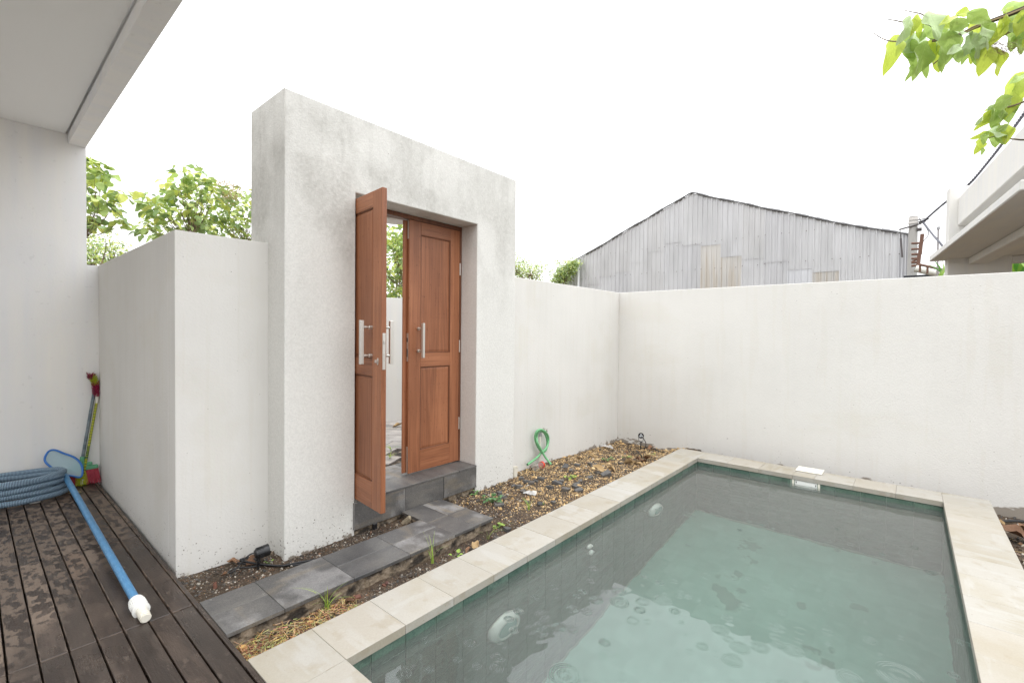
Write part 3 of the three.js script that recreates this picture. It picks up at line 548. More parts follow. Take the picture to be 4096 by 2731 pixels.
{
  const A = [], B = [];
  for (let n = 0; n < 120000 && A.length + B.length < 24000; n++) {
    const x = rr(-3.34, -2.172), z = rr(-6.12, -0.79); if (!inBed(x, z)) continue;
    const yellow = sstep(-2.4, -3.6, z) * clamp(0.4 + 1.1 * fbm(x * 0.2 + 5, z * 0.2 + 9, 20, 20, 3, 3)); const dens = 0.3 + 0.7 * sstep(0.36, 0.6, fbm(x * 0.2 + 5, z * 0.2 + 9, 60, 60, 13, 3)); if (rnd() > dens) continue;
    const ci = rnd() < yellow * 0.82 ? Math.floor(rnd() * 3) : 3 + Math.floor(rnd() * 8), f1 = rr(0.65, 1.2), c = stoneCol[ci].map((q) => q * f1);
    const big = rnd(), s = big > 0.988 ? rr(0.012, 0.02) : big > 0.9 ? rr(0.007, 0.011) : rr(0.0028, 0.0065);
    (rnd() < 0.5 ? A : B).push({ p: V(x, soilY(x, z) + s * 0.1, z), r: [rr(0, 6), rr(0, 6), rr(0, 6)], s: [s, s * rr(0.6, 1), s * rr(0.8, 1.4)], c: lin(...c) });
  }
  for (let n = 0; n < 1600; n++) { // bed beyond the right-hand coping and behind the far coping
    const x = rnd() < 0.7 ? rr(0.58, 2.6) : rr(-2.1, 0.6), z = x > 0.58 ? rr(-6.12, -3.4) : rr(-6.12, -5.87), s = rr(0.004, 0.02), f1 = rr(0.7, 1.3), c = stoneCol[3 + Math.floor(rnd() * 6)].map((q) => q * f1);
    A.push({ p: V(x, soilY(x, z) + s * 0.25, z), r: [rr(0, 6), rr(0, 6), rr(0, 6)], s: [s, s * 0.7, s * rr(0.8, 1.4)], c: lin(...c) });
  }
  scatter('gravel', 'rounded ochre and brown pebbles strewn over the planting bed', pebbleGeo(3), gravelMat, A);
  scatter('gravel', 'sharp ochre and grey grit strewn over the planting bed', pebbleGeo(8, 0.55), gravelMat, B);
}
{ // straw and bark in the near end of the trench
  const L = [], straw = new THREE.CylinderGeometry(0.0016, 0.0008, 1, 4).rotateZ(Math.PI / 2), cols = [[0.48, 0.34, 0.15], [0.36, 0.22, 0.1], [0.55, 0.42, 0.2], [0.2, 0.12, 0.06]];
  for (let n = 0; n < 1500; n++) { const z = -0.8 - 0.62 * Math.pow(rnd(), 1.3), x = rr(-2.42, -2.18), hgt = 0.045 * Math.max(0, 1 - Math.abs(z + 1.0) / 0.33) * rnd(), l = rr(0.02, 0.075), c = cols[Math.floor(rnd() * 4)]; L.push({ p: V(x, soilY(x, z) + 0.006 + hgt, z), r: [rr(-0.3, 0.3), rr(0, 6.3), rr(-0.5, 0.5)], s: [l, rr(0.6, 1.6), rr(0.6, 1.6)], c: lin(...c.map((q) => q * rr(0.7, 1.3))) }); }
  for (let n = 0; n < 260; n++) { const x = rr(-3.1, -2.2), z = rr(-6.0, -3), l = rr(0.03, 0.14); if (!inBed(x, z)) continue; L.push({ p: V(x, soilY(x, z) + 0.008, z), r: [rr(-0.1, 0.1), rr(0, 6.3), rr(-0.2, 0.2)], s: [l, 0.8, 0.8], c: lin(...cols[Math.floor(rnd() * 4)]) }); }
  for (let n = 0; n < 120; n++) { const x = rr(0.6, 1.6), z = rr(-6.0, -4), l = rr(0.04, 0.16); L.push({ p: V(x, soilY(x, z) + 0.01, z), r: [rr(-0.1, 0.1), rr(0, 6.3), rr(-0.2, 0.2)], s: [l, 1, 1], c: lin(...cols[Math.floor(rnd() * 3)]) }); }
  scatter('straw_litter', 'dry straw and bark litter on the bed beside the coping', straw, std({ roughness: 0.9 }), L, 'litter');
}
// ---- dark stone chips, each its own
{
  const geos = [0, 1, 2].map((k) => { const g = chamfer(1, 0.5, 0.75, 0.05), p = g.attributes.position; for (let i = 0; i < p.count; i++) { const x = p.getX(i), y = p.getY(i), z = p.getZ(i), a = H2(Math.round(x * 9), Math.round(y * 9) + 5, Math.round(z * 9) + k * 31); p.setXYZ(i, x * (0.85 + 0.3 * (k === 1 ? z + 0.5 : a)), y * (0.8 + 0.35 * a) + (k === 2 ? 0.12 * x : 0), z * (0.85 + 0.3 * (x + 0.5))); } g.computeVertexNormals(); return worldUV(g); });
  const mats = [M.and[0], M.andDark, std({ map: andTex[0], bumpMap: andBump, bumpScale: 0.0012, roughness: 0.6, color: lin(0.85, 0.78, 0.7) })];
  const spots = [[555, 640, 9], [600, 672, 11], [648, 682, 9], [740, 640, 10], [895, 682, 14], [935, 663, 8], [1075, 692, 9], [820, 714, 10], [970, 745, 11], [1092, 768, 11], [1060, 722, 9], [575, 765, 9], [370, 802, 12], [350, 773, 9], [325, 885, 11], [362, 893, 7], [730, 880, 10], [1240, 512, 10], [1080, 508, 9], [970, 525, 12], [1205, 490, 9], [1350, 607, 14], [1200, 632, 10], [1490, 480, 8], [530, 712, 10], [425, 1075, 9], [320, 1160, 8], [1020, 560, 7], [690, 655, 7], [1110, 660, 7], [480, 700, 6], [860, 870, 7], [610, 860, 7], [1270, 585, 7]];
  rnd = mul(55);
  spots.forEach(([a, b, s], i) => {
    const p = onY(1850 + a / 2.352, 1650 + b / 2.352, -0.075), m = mesh('stone_chip', geos[i % 3], mats[i % 3]), k = s * 0.0068;
    m.position.set(p.x, soilY(p.x, p.z) + 0.011, p.z); m.rotation.set(rr(-0.25, 0.25), rr(0, 6), rr(-0.3, 0.3)); m.scale.set(k, k * rr(0.7, 1.1), k);
    tag(m, 'dark grey angular stone chip lying on the gravel', 'stone', 'dark stone chips on the gravel bed');
  });
  // rounded brown lava stones along the trench
  const lava = pebbleGeo(21, 0.75), lm = [std({ color: lin(0.13, 0.05, 0.03), roughness: 0.7 }), std({ color: lin(0.5, 0.28, 0.1), roughness: 0.75 }), std({ color: lin(0.09, 0.04, 0.03), roughness: 0.7 })];
  [[1265, 2400, 0], [1255, 2380, 0], [1430, 2385, 0], [1245, 2425, 2], [1235, 2440, 0], [1222, 2455, 2], [1240, 2490, 1], [1255, 2480, 0], [1535, 2340, 0], [1545, 2330, 2], [978, 2597, 1], [1000, 2610, 0], [860, 2365, 0], [858, 2352, 0], [1010, 2590, 0]].forEach(([a, b, k], i) => { const p = onY(a, b, -0.09), m = mesh('lava_stone', lava, lm[k]), s = rr(0.011, 0.02); m.position.set(p.x, soilY(p.x, p.z) + s * 0.5, p.z); m.rotation.set(rr(0, 6), rr(0, 6), rr(0, 6)); m.scale.set(s * 1.2, s, s); tag(m, ['reddish brown rounded stone in the soil beside the paver path', 'ochre stone lying in the straw beside the coping', 'dark maroon stone in the trench beside the coping'][k], 'stone', ['brown stones beside the paver path', 'ochre stones in the straw', 'maroon stones in the trench'][k]); });
}
// ---- leaves as shapes
function leafGeo(nu, nv, width, curl, fold, wave = 0, tipAt = 0.55) {
  const pos = [], idx = []; // blade along +x, unit length
  for (let i = 0; i <= nu; i++) for (let j = 0; j <= nv; j++) {
    const t = i / nu, s = j / nv * 2 - 1; const prof = Math.pow(Math.sin(Math.PI * Math.pow(t, 0.72)), 0.8) * (t > 0.9 ? 0.85 : 1); const w = width * 0.5 * prof + 0.002;
    pos.push(t, -curl * t * t + fold * Math.abs(s) * w + wave * Math.sin(t * 9 + s * 2.4) * Math.abs(s) * w, s * w);
  }
  for (let i = 0; i < nu; i++) for (let j = 0; j < nv; j++) { const a = i * (nv + 1) + j, b = a + 1, c = a + nv + 1, d = c + 1; idx.push(a, b, c, b, d, c); }
  const g = new THREE.BufferGeometry(); g.setAttribute('position', new THREE.Float32BufferAttribute(pos, 3)); g.setIndex(idx); g.computeVertexNormals();
  const uv = []; for (let i = 0; i < pos.length; i += 3) uv.push(pos[i], pos[i + 2] / width + 0.5); g.setAttribute('uv', new THREE.Float32BufferAttribute(uv, 2));
  return g;
}
const leafy = (r, g, b, t = 0.4) => phy({ color: lin(r, g, b), roughness: 0.75, transmission: t, thickness: 0, side: THREE.DoubleSide });
const veins = gray(256, 128, (u, v) => { const s = Math.abs(v - 0.5) * 2, side = Math.abs(((u * 7 - s * 1.1) % 1 + 1) % 1 - 0.5); return clamp(0.5 + (s < 0.04 ? -0.4 : 0) + (side < 0.06 ? -0.25 : 0) + 0.2 * (fbm(u, v, 20, 10, 3, 3) - 0.5)); });
const dryMat = [std({ color: lin(0.22, 0.12, 0.065), roughness: 0.85, bumpMap: veins, bumpScale: 0.004 }), std({ color: lin(0.38, 0.26, 0.13), roughness: 0.85, bumpMap: veins, bumpScale: 0.004 }), std({ color: lin(0.15, 0.08, 0.045), roughness: 0.85, bumpMap: veins, bumpScale: 0.004 })];
const dryGeo = [leafGeo(8, 4, 0.5, -0.35, 0.9, 0.3), leafGeo(8, 4, 0.42, 0.3, 1.1, 0.35), leafGeo(8, 4, 0.6, -0.2, 0.5, 0.5)];
{
  rnd = mul(91);
  const z8 = (a, b) => [1850 + a / 2.352, 1650 + b / 2.352], z6 = (a, b) => [600 + a / 1.568, 1750 + b / 1.568], z9 = (a, b) => [2480 + a / 9.8, 1720 + b / 9.8];
  const L = [[...z8(1370, 540), 0.12, 1], [...z8(1335, 585), 0.16, 1], [...z8(1610, 490), 0.16, 1], [...z9(1240, 1150), 0.12, 1], [...z9(1010, 1190), 0.13, 2], [...z9(560, 1330), 0.16, 1], [...z8(1600, 545), 0.08, 1], [...z9(1060, 660), 0.12, 0], [...z8(1560, 345), 0.12, 2], [...z6(600, 822), 0.12, 2], [...z6(560, 800), 0.08, 0], [...z6(2030, 690), 0.085, 1], [...z6(2010, 680), 0.07, 0], [...z6(1275, 1008), 0.07, 2], [...z6(440, 885), 0.06, 0], [...z8(1100, 455), 0.07, 1], [...z9(700, 1240), 0.12, 2], [...z9(900, 1260), 0.12, 2]];
  for (const [a, b, s, k] of L) { const p = onY(a, b, -0.07), m = mesh('dry_leaf', dryGeo[Math.floor(rnd() * 3)], dryMat[k]); m.position.set(p.x, soilY(p.x, p.z) + 0.02, p.z); m.rotation.set(rr(-0.4, 0.4), rr(0, 6.3), rr(-0.15, 0.15)); m.scale.setScalar(s); tag(m, ['russet dry leaf lying on the planting bed', 'ochre dry leaf curled on the gravel bed', 'dark brown dry leaf lying on the gravel bed'][k], 'leaf', ['russet dry leaves on the bed', 'ochre dry leaves on the bed', 'dark dry leaves on the bed'][k]); }
  for (const [x, z, s, k] of [[0.66, -5.78, 0.1, 1], [0.78, -5.35, 0.22, 2], [0.7, -5.58, 0.18, 2], [0.9, -5.1, 0.16, 1], [0.83, -5.5, 0.2, 0]]) { const m = mesh('dry_leaf', dryGeo[Math.floor(rnd() * 3)], dryMat[k]); m.position.set(x, soilY(x, z) + 0.025, z); m.rotation.set(rr(-0.3, 0.3), rr(0, 6.3), rr(-0.1, 0.2)); m.scale.setScalar(s); tag(m, ['russet dry leaf on the bed behind the right-hand coping', 'pale brown dry leaf on the bed behind the right-hand coping', 'dark brown dry leaf on the bed behind the right-hand coping'][k], 'leaf', ['russet leaf behind the right coping', 'pale leaves behind the right coping', 'dark leaves behind the right coping'][k]); }
}
// ---- weeds and grass tufts
const weedMat = [leafy(0.16, 0.34, 0.08, 0.3), leafy(0.4, 0.52, 0.07, 0.35), leafy(0.1, 0.24, 0.07, 0.25), leafy(0.3, 0.45, 0.07, 0.3)];
const weedLeaf = leafGeo(5, 4, 0.72, 0.18, 0.25, 0.2);
function weed(px, py, n, size, k, label) {
  const p = onY(px, py, -0.07), t = thing('weed', label, 'weed', [p.x, soilY(p.x, p.z), p.z]); const stem = [];
  for (let i = 0; i < n; i++) { const a = rr(0, 6.28), r = size * rr(0.1, 0.95), h = size * rr(0.25, 0.8); const e = V(Math.cos(a) * r, h, Math.sin(a) * r); stem.push(tube([[0, -0.01, 0], [e.x * 0.4, h * 0.75, e.z * 0.4], e], 0.0014, 5, 4)); const m = mesh('leaf', weedLeaf, weedMat[k], t); m.position.copy(e); m.rotation.set(0, -a, rr(-0.2, 0.5)); m.scale.setScalar(size * rr(0.5, 0.85)); }
  mesh('stem', merge(stem), weedMat[2], t);
}
function bladeGeo(l, bend, w) { const pos = [], idx = []; for (let i = 0; i <= 8; i++) { const t = i / 8, x = bend * l * t * t, y = l * (t - 0.35 * bend * t * t * t), ww = w * (1 - t) * (t < 0.1 ? 0.7 : 1) + 0.0003; pos.push(x, y, -ww, x, y, ww); } for (let i = 0; i < 8; i++) { const a = i * 2; idx.push(a, a + 1, a + 2, a + 1, a + 3, a + 2); } const g = new THREE.BufferGeometry(); g.setAttribute('position', new THREE.Float32BufferAttribute(pos, 3)); g.setIndex(idx); g.computeVertexNormals(); g.setAttribute('uv', new THREE.Float32BufferAttribute(new Array(pos.length / 3 * 2).fill(0), 2)); return g; }
function tuft(px, py, n, l, label, bend = 0.8, y = -0.09) {
  const p = onY(px, py, y), t = thing('grass_tuft', label, 'grass', [p.x, Math.min(soilY(p.x, p.z), y + 0.04), p.z]);
  for (let i = 0; i < n; i++) { const m = mesh('blade', bladeGeo(l * rr(0.5, 1.1), bend * rr(0.2, 1.3), 0.0035 * rr(0.7, 1.2)), weedMat[i % 3 === 0 ? 1 : 3], t); m.rotation.y = rr(0, 6.28); m.position.set(rr(-0.01, 0.01), -0.005, rr(-0.01, 0.01)); }
}
{
  rnd = mul(313);
  const z8 = (a, b) => [1850 + a / 2.352, 1650 + b / 2.352], z6 = (a, b) => [600 + a / 1.568, 1750 + b / 1.568];
  weed(...z8(275, 850), 16, 0.075, 2, 'wide patch of green weed leaves in front of the gate wall');
  weed(...z8(140, 780), 6, 0.05, 0, 'small green weed at the foot of the gate, under the step end');
  weed(...z8(1015, 622), 11, 0.055, 1, 'bright yellow green weed in the middle of the gravel bed');
  weed(...z8(1368, 445), 8, 0.055, 0, 'upright green weed on the far part of the gravel bed');
  weed(...z8(345, 1055), 7, 0.055, 3, 'light green weed beside the corner of the paver path');
  weed(...z8(770, 872), 4, 0.03, 3, 'tiny green seedling beside a dark stone near the coping');
  weed(...z6(1920, 745), 8, 0.05, 3, 'small green weed in the trench against the pool coping');
  weed(...z8(1545, 405), 5, 0.045, 3, 'flat green weed in front of the spike light by the far corner');
  weed(...z8(1790, 375), 4, 0.04, 3, 'pale green seedling near the far corner of the coping');
  weed(...z6(745, 800), 3, 0.028, 3, 'tiny yellow green seedling by the black cable');
  tuft(...z6(1110, 1075), 13, 0.2, 'tuft of long green grass in the trench beside the large paver');
  tuft(...z6(1765, 775), 8, 0.24, 'tall thin grass leaning on the paver edge by the mortar bed', 0.7);
  tuft(...z6(2120, 625), 5, 0.16, 'two arching grass blades at the outer corner of the paver path', 0.9);
  tuft(...z8(620, 925), 14, 0.12, 'thin pale grass tuft in the middle of the gravel bed', 0.6, -0.07);
}
// ---- tap on a standpipe, with a green garden hose hung on it
{
  const X = -3.155, t = thing('standpipe_tap', 'grey garden tap on a thin white pipe against the wall', 'tap', [X, 0, -4.205]);
  mesh('pipe', rod([0, -0.03, 0.004], [0, 0.29, 0], 0.0105), M.creamPlastic, t);
  mesh('pipe_socket', rod([0, -0.12, 0.004], [0, -0.02, 0.004], 0.017), M.greyPlastic, t);
  mesh('elbow', merge([rod([0, 0.272, 0], [0, 0.335, 0], 0.0165), rod([0, 0.325, 0], [-0.035, 0.325, 0], 0.015)]), M.greyPlastic, t);
  mesh('tap_body', merge([rod([0, 0.325, 0], [0.03, 0.335, -0.055], 0.0125), rod([0.024, 0.334, -0.035], [0.024, 0.365, -0.035], 0.008), rod([0.03, 0.334, -0.05], [0.038, 0.305, -0.066], 0.011), rod([0.006, 0.352, -0.058], [0.045, 0.352, -0.03], 0.007), rod([0.032, 0.33, -0.06], [0.05, 0.337, -0.068], 0.016)]), M.steelDull, t);
  mesh('dripping_thread', rod([0.016, 0.3, -0.008], [0.016, 0.215, -0.01], 0.0016, 6), M.greyPlastic, t);
  const P = (a, b, x) => { const q = onX(2080 + a / 7.84, 1700 + b / 7.84, x); return q; };
  const hose = tube([P(230, 1240, -3.12), P(400, 1120, -3.13), P(560, 990, -3.135), P(680, 850, -3.13), P(790, 760, -3.13), P(870, 620, -3.14), P(895, 430, -3.145), P(850, 280, -3.13), P(745, 180, -3.11), P(620, 140, -3.105), P(520, 210, -3.12), P(470, 380, -3.145), P(510, 560, -3.155), P(590, 720, -3.15), P(670, 820, -3.15), P(760, 835, -3.155), P(830, 740, -3.16), P(855, 560, -3.16), P(830, 380, -3.145), P(750, 230, -3.125), P(650, 180, -3.118), P(560, 230, -3.13), P(525, 380, -3.14), P(540, 540, -3.12), P(620, 700, -3.115), P(710, 860, -3.11), P(800, 1010, -3.09), P(900, 1140, -3.06), P(975, 1230, -3.03)], 0.0125, 220, 12);
  tag(mesh('garden_hose', hose, std({ color: lin(0.16, 0.42, 0.2), roughness: 0.4 })), 'green garden hose looped in a knot over the tap', 'hose');
  // plastic jar with a red lid
  const j = thing('plastic_jar', 'clear plastic jar with a red lid lying below the green hose', 'jar', [-3.075, soilY(-3.075, -4.07) + 0.043, -4.07], 0.12);
  const lathe = (pts) => new THREE.LatheGeometry(pts.map((q) => new THREE.Vector2(...q)), 32).rotateX(-Math.PI / 2);
  mesh('body', lathe([[0, -0.08], [0.036, -0.08], [0.042, -0.073], [0.042, -0.03], [0.0405, -0.026], [0.042, -0.02], [0.042, 0.045], [0.034, 0.06], [0.033, 0.064]]), phy({ color: lin(0.93, 0.93, 0.9), transmission: 0.9, thickness: 0, roughness: 0.08, ior: 1.45, side: THREE.DoubleSide }), j);
  mesh('lid', lathe([[0, 0.088], [0.036, 0.088], [0.0395, 0.084], [0.0395, 0.064], [0.034, 0.062]]), std({ color: lin(0.62, 0.05, 0.02), roughness: 0.35 }), j);
  mesh('residue', pebbleGeo(5).scale(0.011, 0.014, 0.004).translate(0.034, 0, 0), weedMat[1], j);
  // white cup at the corner of the gate
  const c = new THREE.LatheGeometry([[0, 0], [0.026, 0], [0.027, 0.003], [0.036, 0.1], [0.0385, 0.102], [0.0375, 0.104], [0.0345, 0.1], [0.025, 0.006], [0, 0.006]].map((q) => new THREE.Vector2(...q)), 32);
  const cm = mesh('cup', c, M.creamPlastic); cm.position.set(-3.1, -0.062, -3.697); cm.rotation.z = 0.04; tag(cm, 'cream plastic cup standing at the end of the gate wall', 'cup');
  // crumpled clear plastic on the gravel
  for (const [a, b, s, label] of [[1360, 330, 0.1, 'crumpled clear plastic bag at the foot of the far corner'], [635, 808, 0.075, 'crumpled whitish plastic film on the gravel before the gate']]) {
    const g = new THREE.PlaneGeometry(1, 0.7, 14, 10).rotateX(-Math.PI / 2), p = g.attributes.position; for (let i = 0; i < p.count; i++) p.setY(i, 0.35 * fbm(p.getX(i) * 0.1 + 2, p.getZ(i) * 0.1 + s * 9, 40, 40, 3, 3) - 0.12 + 0.1 * Math.cos(p.getX(i) * 3)); g.computeVertexNormals();
    const q = onY(1850 + a / 2.352, 1650 + b / 2.352, -0.1), m = mesh('plastic_film', g, phy({ color: lin(0.85, 0.85, 0.84), transmission: 0.6, roughness: 0.2, thickness: 0, side: THREE.DoubleSide })); m.position.set(q.x, soilY(q.x, q.z) + 0.015, q.z); m.rotation.y = 0.5; m.scale.setScalar(s * 1.6); tag(m, label, 'plastic');
  }
}
// ---- spike lights and their cables
function spikeHead(parent, dir, pos, r) { // lamp can along dir
  const q = new THREE.Quaternion().setFromUnitVectors(V(0, 1, 0), V(...dir).normalize()), h = group('lamp_head', parent); h.position.set(...pos); h.quaternion.copy(q);
  const pr = [[0, -1.15], [0.62, -1.15], [0.72, -1.05], [0.72, -0.95], [0.86, -0.9], [0.9, 0.3], [1.0, 0.34], [1.0, 1.1], [0.9, 1.12], [0.86, 0.8], [0, 0.78]].map(([a, b]) => new THREE.Vector2(a * r, b * r));
  const fins = []; for (let i = 0; i < 20; i++) fins.push(box(0.86 * r, 0.96 * r, -0.8 * r, 0.2 * r, -0.03 * r, 0.03 * r, 0.0003).rotateY(i * Math.PI / 10));
  mesh('can', merge([new THREE.LatheGeometry(pr, 28), ...fins]), M.blackPlastic, h);
  const lens = []; for (let i = 0; i < 3; i++) lens.push(new THREE.SphereGeometry(0.3 * r, 14, 8).scale(1, 0.4, 1).translate(0.38 * r * Math.cos(i * 2.09), 0.8 * r, 0.38 * r * Math.sin(i * 2.09)));
  mesh('lens', merge(lens), std({ color: lin(0.45, 0.47, 0.48), roughness: 0.15, metalness: 0.4 }), h);
  return h;
}
{
  const p = onY(1030, 2283, -0.08), y = soilY(p.x, p.z);
  const t = thing('spike_light', 'black spike light leaning in the soil where the low wall meets the gate', 'spotlight', [p.x, y, p.z]);
  mesh('spike', merge([box(-0.008, 0.008, -0.06, 0.1, -0.004, 0.004, 0.001), box(-0.02, 0.02, 0.055, 0.062, -0.012, 0.012, 0.001)]), M.blackPlastic, t);
  spikeHead(t, [0.12, 0.1, -0.99], [0.0, 0.105, -0.025], 0.037);
  mesh('yoke', merge([rod([0.03, 0.07, 0], [0.04, 0.11, 0], 0.004), rod([-0.03, 0.07, 0], [-0.04, 0.11, 0], 0.004), rod([-0.03, 0.07, 0], [0.03, 0.07, 0], 0.004)]), M.blackPlastic, t);
  mesh('lead', tube([[0, 0.115, 0.02], [0.0, 0.112, 0.05], [-0.02, 0.06, 0.1], [-0.02, 0.03, 0.14], [-0.05, 0.025, 0.15], [-0.06, 0.03, 0.11], [-0.01, 0.028, 0.04], [0.0, 0.02, -0.03]], 0.0045, 60, 7), M.cable, t);
  const q = [[1150, 2275], [1105, 2265], [1060, 2255], [1010, 2240], [985, 2243], [1020, 2262]];
  const c = [onY(1345, 2232, -0.06), onY(1250, 2240, -0.06), onY(1180, 2252, -0.055), onY(1130, 2262, -0.05), onY(1080, 2262, -0.06), onY(1010, 2252, -0.045), onY(955, 2243, -0.05), onY(945, 2248, -0.05), onY(985, 2256, -0.055)];
  tag(mesh('black_cable', tube(c, 0.0065, 90, 8), M.cable), 'black cable running along the foot of the gate wall', 'cable');
  const c2 = [onY(1330, 2240, -0.065), onY(1230, 2252, -0.065), onY(1150, 2262, -0.06), onY(1060, 2258, -0.045), onY(980, 2245, -0.03), onY(960, 2238, -0.03), onY(990, 2232, -0.03), onY(1040, 2240, -0.05)];
  tag(mesh('black_cable', tube(c2, 0.006, 90, 8), M.cable), 'looped black cable lying behind the spike light', 'cable');
  // junction cover with a wire under the step
  const k = onX(1380 + 432 / 3.675, 1800 + 1130 / 3.675, -3.07); mesh('cable_box', box(k.x - 0.006, k.x + 0.012, k.y - 0.05, k.y + 0.03, k.z - 0.018, k.z + 0.018, 0.003), M.blackPlastic); tag(scene.children.at(-1), 'small black cable outlet under the stone step', 'cable outlet');
  tag(mesh('black_cable', tube([[k.x + 0.012, k.y - 0.01, k.z], [k.x + 0.03, k.y - 0.03, k.z + 0.01], [k.x + 0.03, k.y - 0.08, k.z + 0.02]], 0.004, 20, 6), M.cable), 'short black wire hanging from the outlet under the step', 'cable');
  // broken pale stone in the gap of the path
  const b = onY(1380 + 930 / 3.675, 1800 + 1010 / 3.675, -0.04), sg = chamfer(0.12, 0.05, 0.09, 0.015), sp = sg.attributes.position; for (let i = 0; i < sp.count; i++) sp.setXYZ(i, sp.getX(i) * (1 + 0.5 * sp.getZ(i) / 0.09), sp.getY(i) + 0.2 * sp.getX(i), sp.getZ(i) * (1 - 2 * sp.getX(i))); sg.computeVertexNormals(); worldUV(sg);
  const sm = mesh('broken_stone', sg, std({ map: limeTex[0], color: lin(0.5, 0.45, 0.36), bumpMap: roughBump, bumpScale: 0.006, roughness: 0.9 })); sm.position.set(b.x - 0.01, -0.055, b.z); sm.rotation.set(0.2, 0.5, 0.5); tag(sm, 'broken beige stone in the gap between pavers and step', 'stone');
}
{
  const p = onY(2480 + 820 / 9.8, 1720 + 700 / 9.8, -0.1), y = soilY(p.x, p.z);
  const t = thing('spike_light', 'black spike light with a round clear face by the far wall', 'spotlight', [p.x, y, p.z]);
  mesh('spike', merge([rod([0, -0.05, 0], [0, 0.1, 0], 0.008, 8), box(-0.022, 0.022, 0.1, 0.107, -0.01, 0.01, 0.001)]), M.blackPlastic, t);
  mesh('yoke', merge([rod([-0.03, 0.107, 0], [-0.034, 0.185, 0], 0.003), rod([0.03, 0.107, 0], [0.034, 0.185, 0], 0.003), rod([-0.03, 0.107, 0], [0.03, 0.107, 0], 0.003)]), M.blackPlastic, t);
  spikeHead(t, [0.42, 0.2, 0.88], [0, 0.185, 0], 0.038);
  mesh('lead', tube([[0.01, 0.17, -0.03], [0.04, 0.12, -0.03], [0.06, 0.1, -0.02], [0.066, 0.05, -0.01], [0.055, 0.01, 0], [0.05, -0.02, 0.01]], 0.005, 30, 7), M.cable, t);
  const c = [onY(2577, 1790, -0.1), onY(2598, 1790, -0.085), onY(2620, 1797, -0.085), onY(2650, 1807, -0.08), onY(2684, 1813, -0.07), onY(2700, 1815, -0.06)]; tag(mesh('black_cable', tube(c, 0.0065, 40, 8), M.cable), 'black cable crossing the bed towards the far corner of the coping', 'cable');
  const c2 = [onY(2545, 1802, -0.08), onY(2556, 1812, -0.06), onY(2564, 1820, -0.06), onY(2567, 1828, -0.09)]; tag(mesh('black_cable', tube(c2, 0.0075, 24, 8), M.cable), 'short black cable stub sticking out of the gravel', 'cable');
  tag(mesh('black_cable', tube([[0.62, soilY(0.62, -5.9) + 0.02, -5.86], [0.8, soilY(0.8, -5.98) + 0.03, -5.98], [1.2, soilY(1.2, -6.05) + 0.03, -6.03]], 0.012, 30, 8), M.cable), 'black pipe on the bed behind the right coping', 'cable');
}

// ================================================================== THINGS ON THE DECK
{ // coiled suction hose
  rnd = mul(5);
  const pts = [], turns = [[0.0, 0.40, 0.225, 0.027], [0.015, 0.36, 0.2, 0.072], [-0.01, 0.37, 0.21, 0.115], [0.02, 0.345, 0.19, 0.16], [0.0, 0.36, 0.2, 0.205]];
  for (let t = 0; t < turns.length; t++) for (let k = 0; k < 14; k++) {
    const f = (t * 14 + k) / 14, a = f * Math.PI * 2 + 1.2, i = turns[t], j = turns[Math.min(t + 1, turns.length - 1)], s = k / 14, L = (n) => lerp(i[n], j[n], s);
    pts.push(V(-5.535 + L(0) + L(2) * Math.cos(a) * 0.98 + 0.01 * (rnd() - 0.5), L(3) + 0.01 * (rnd() - 0.5), -0.165 + L(1) * Math.sin(a) + 0.012 * (rnd() - 0.5)));
  }
  const rib = tex(16, 4, (u) => u < 0.5 ? [148, 176, 194] : u < 0.62 ? [84, 104, 128] : [40, 46, 70], 1100, 1);
  const ribB = gray(16, 4, (u) => 0.5 + 0.5 * Math.cos((u - 0.25) * Math.PI * 2), 1100, 1);
  const t = thing('pool_hose', 'coil of blue ribbed suction hose on the deck against the house wall', 'hose', [0, 0, 0]);
  mesh('hose', tube(pts, 0.0235, 900, 14), std({ map: rib, bumpMap: ribB, bumpScale: 0.002, roughness: 0.45 }), t);
  mesh('hose_cuff', merge([rod([-5.42, 0.018, -0.38], [-5.43, 0.018, -0.32], 0.017)]), M.whitePlastic, t);
}
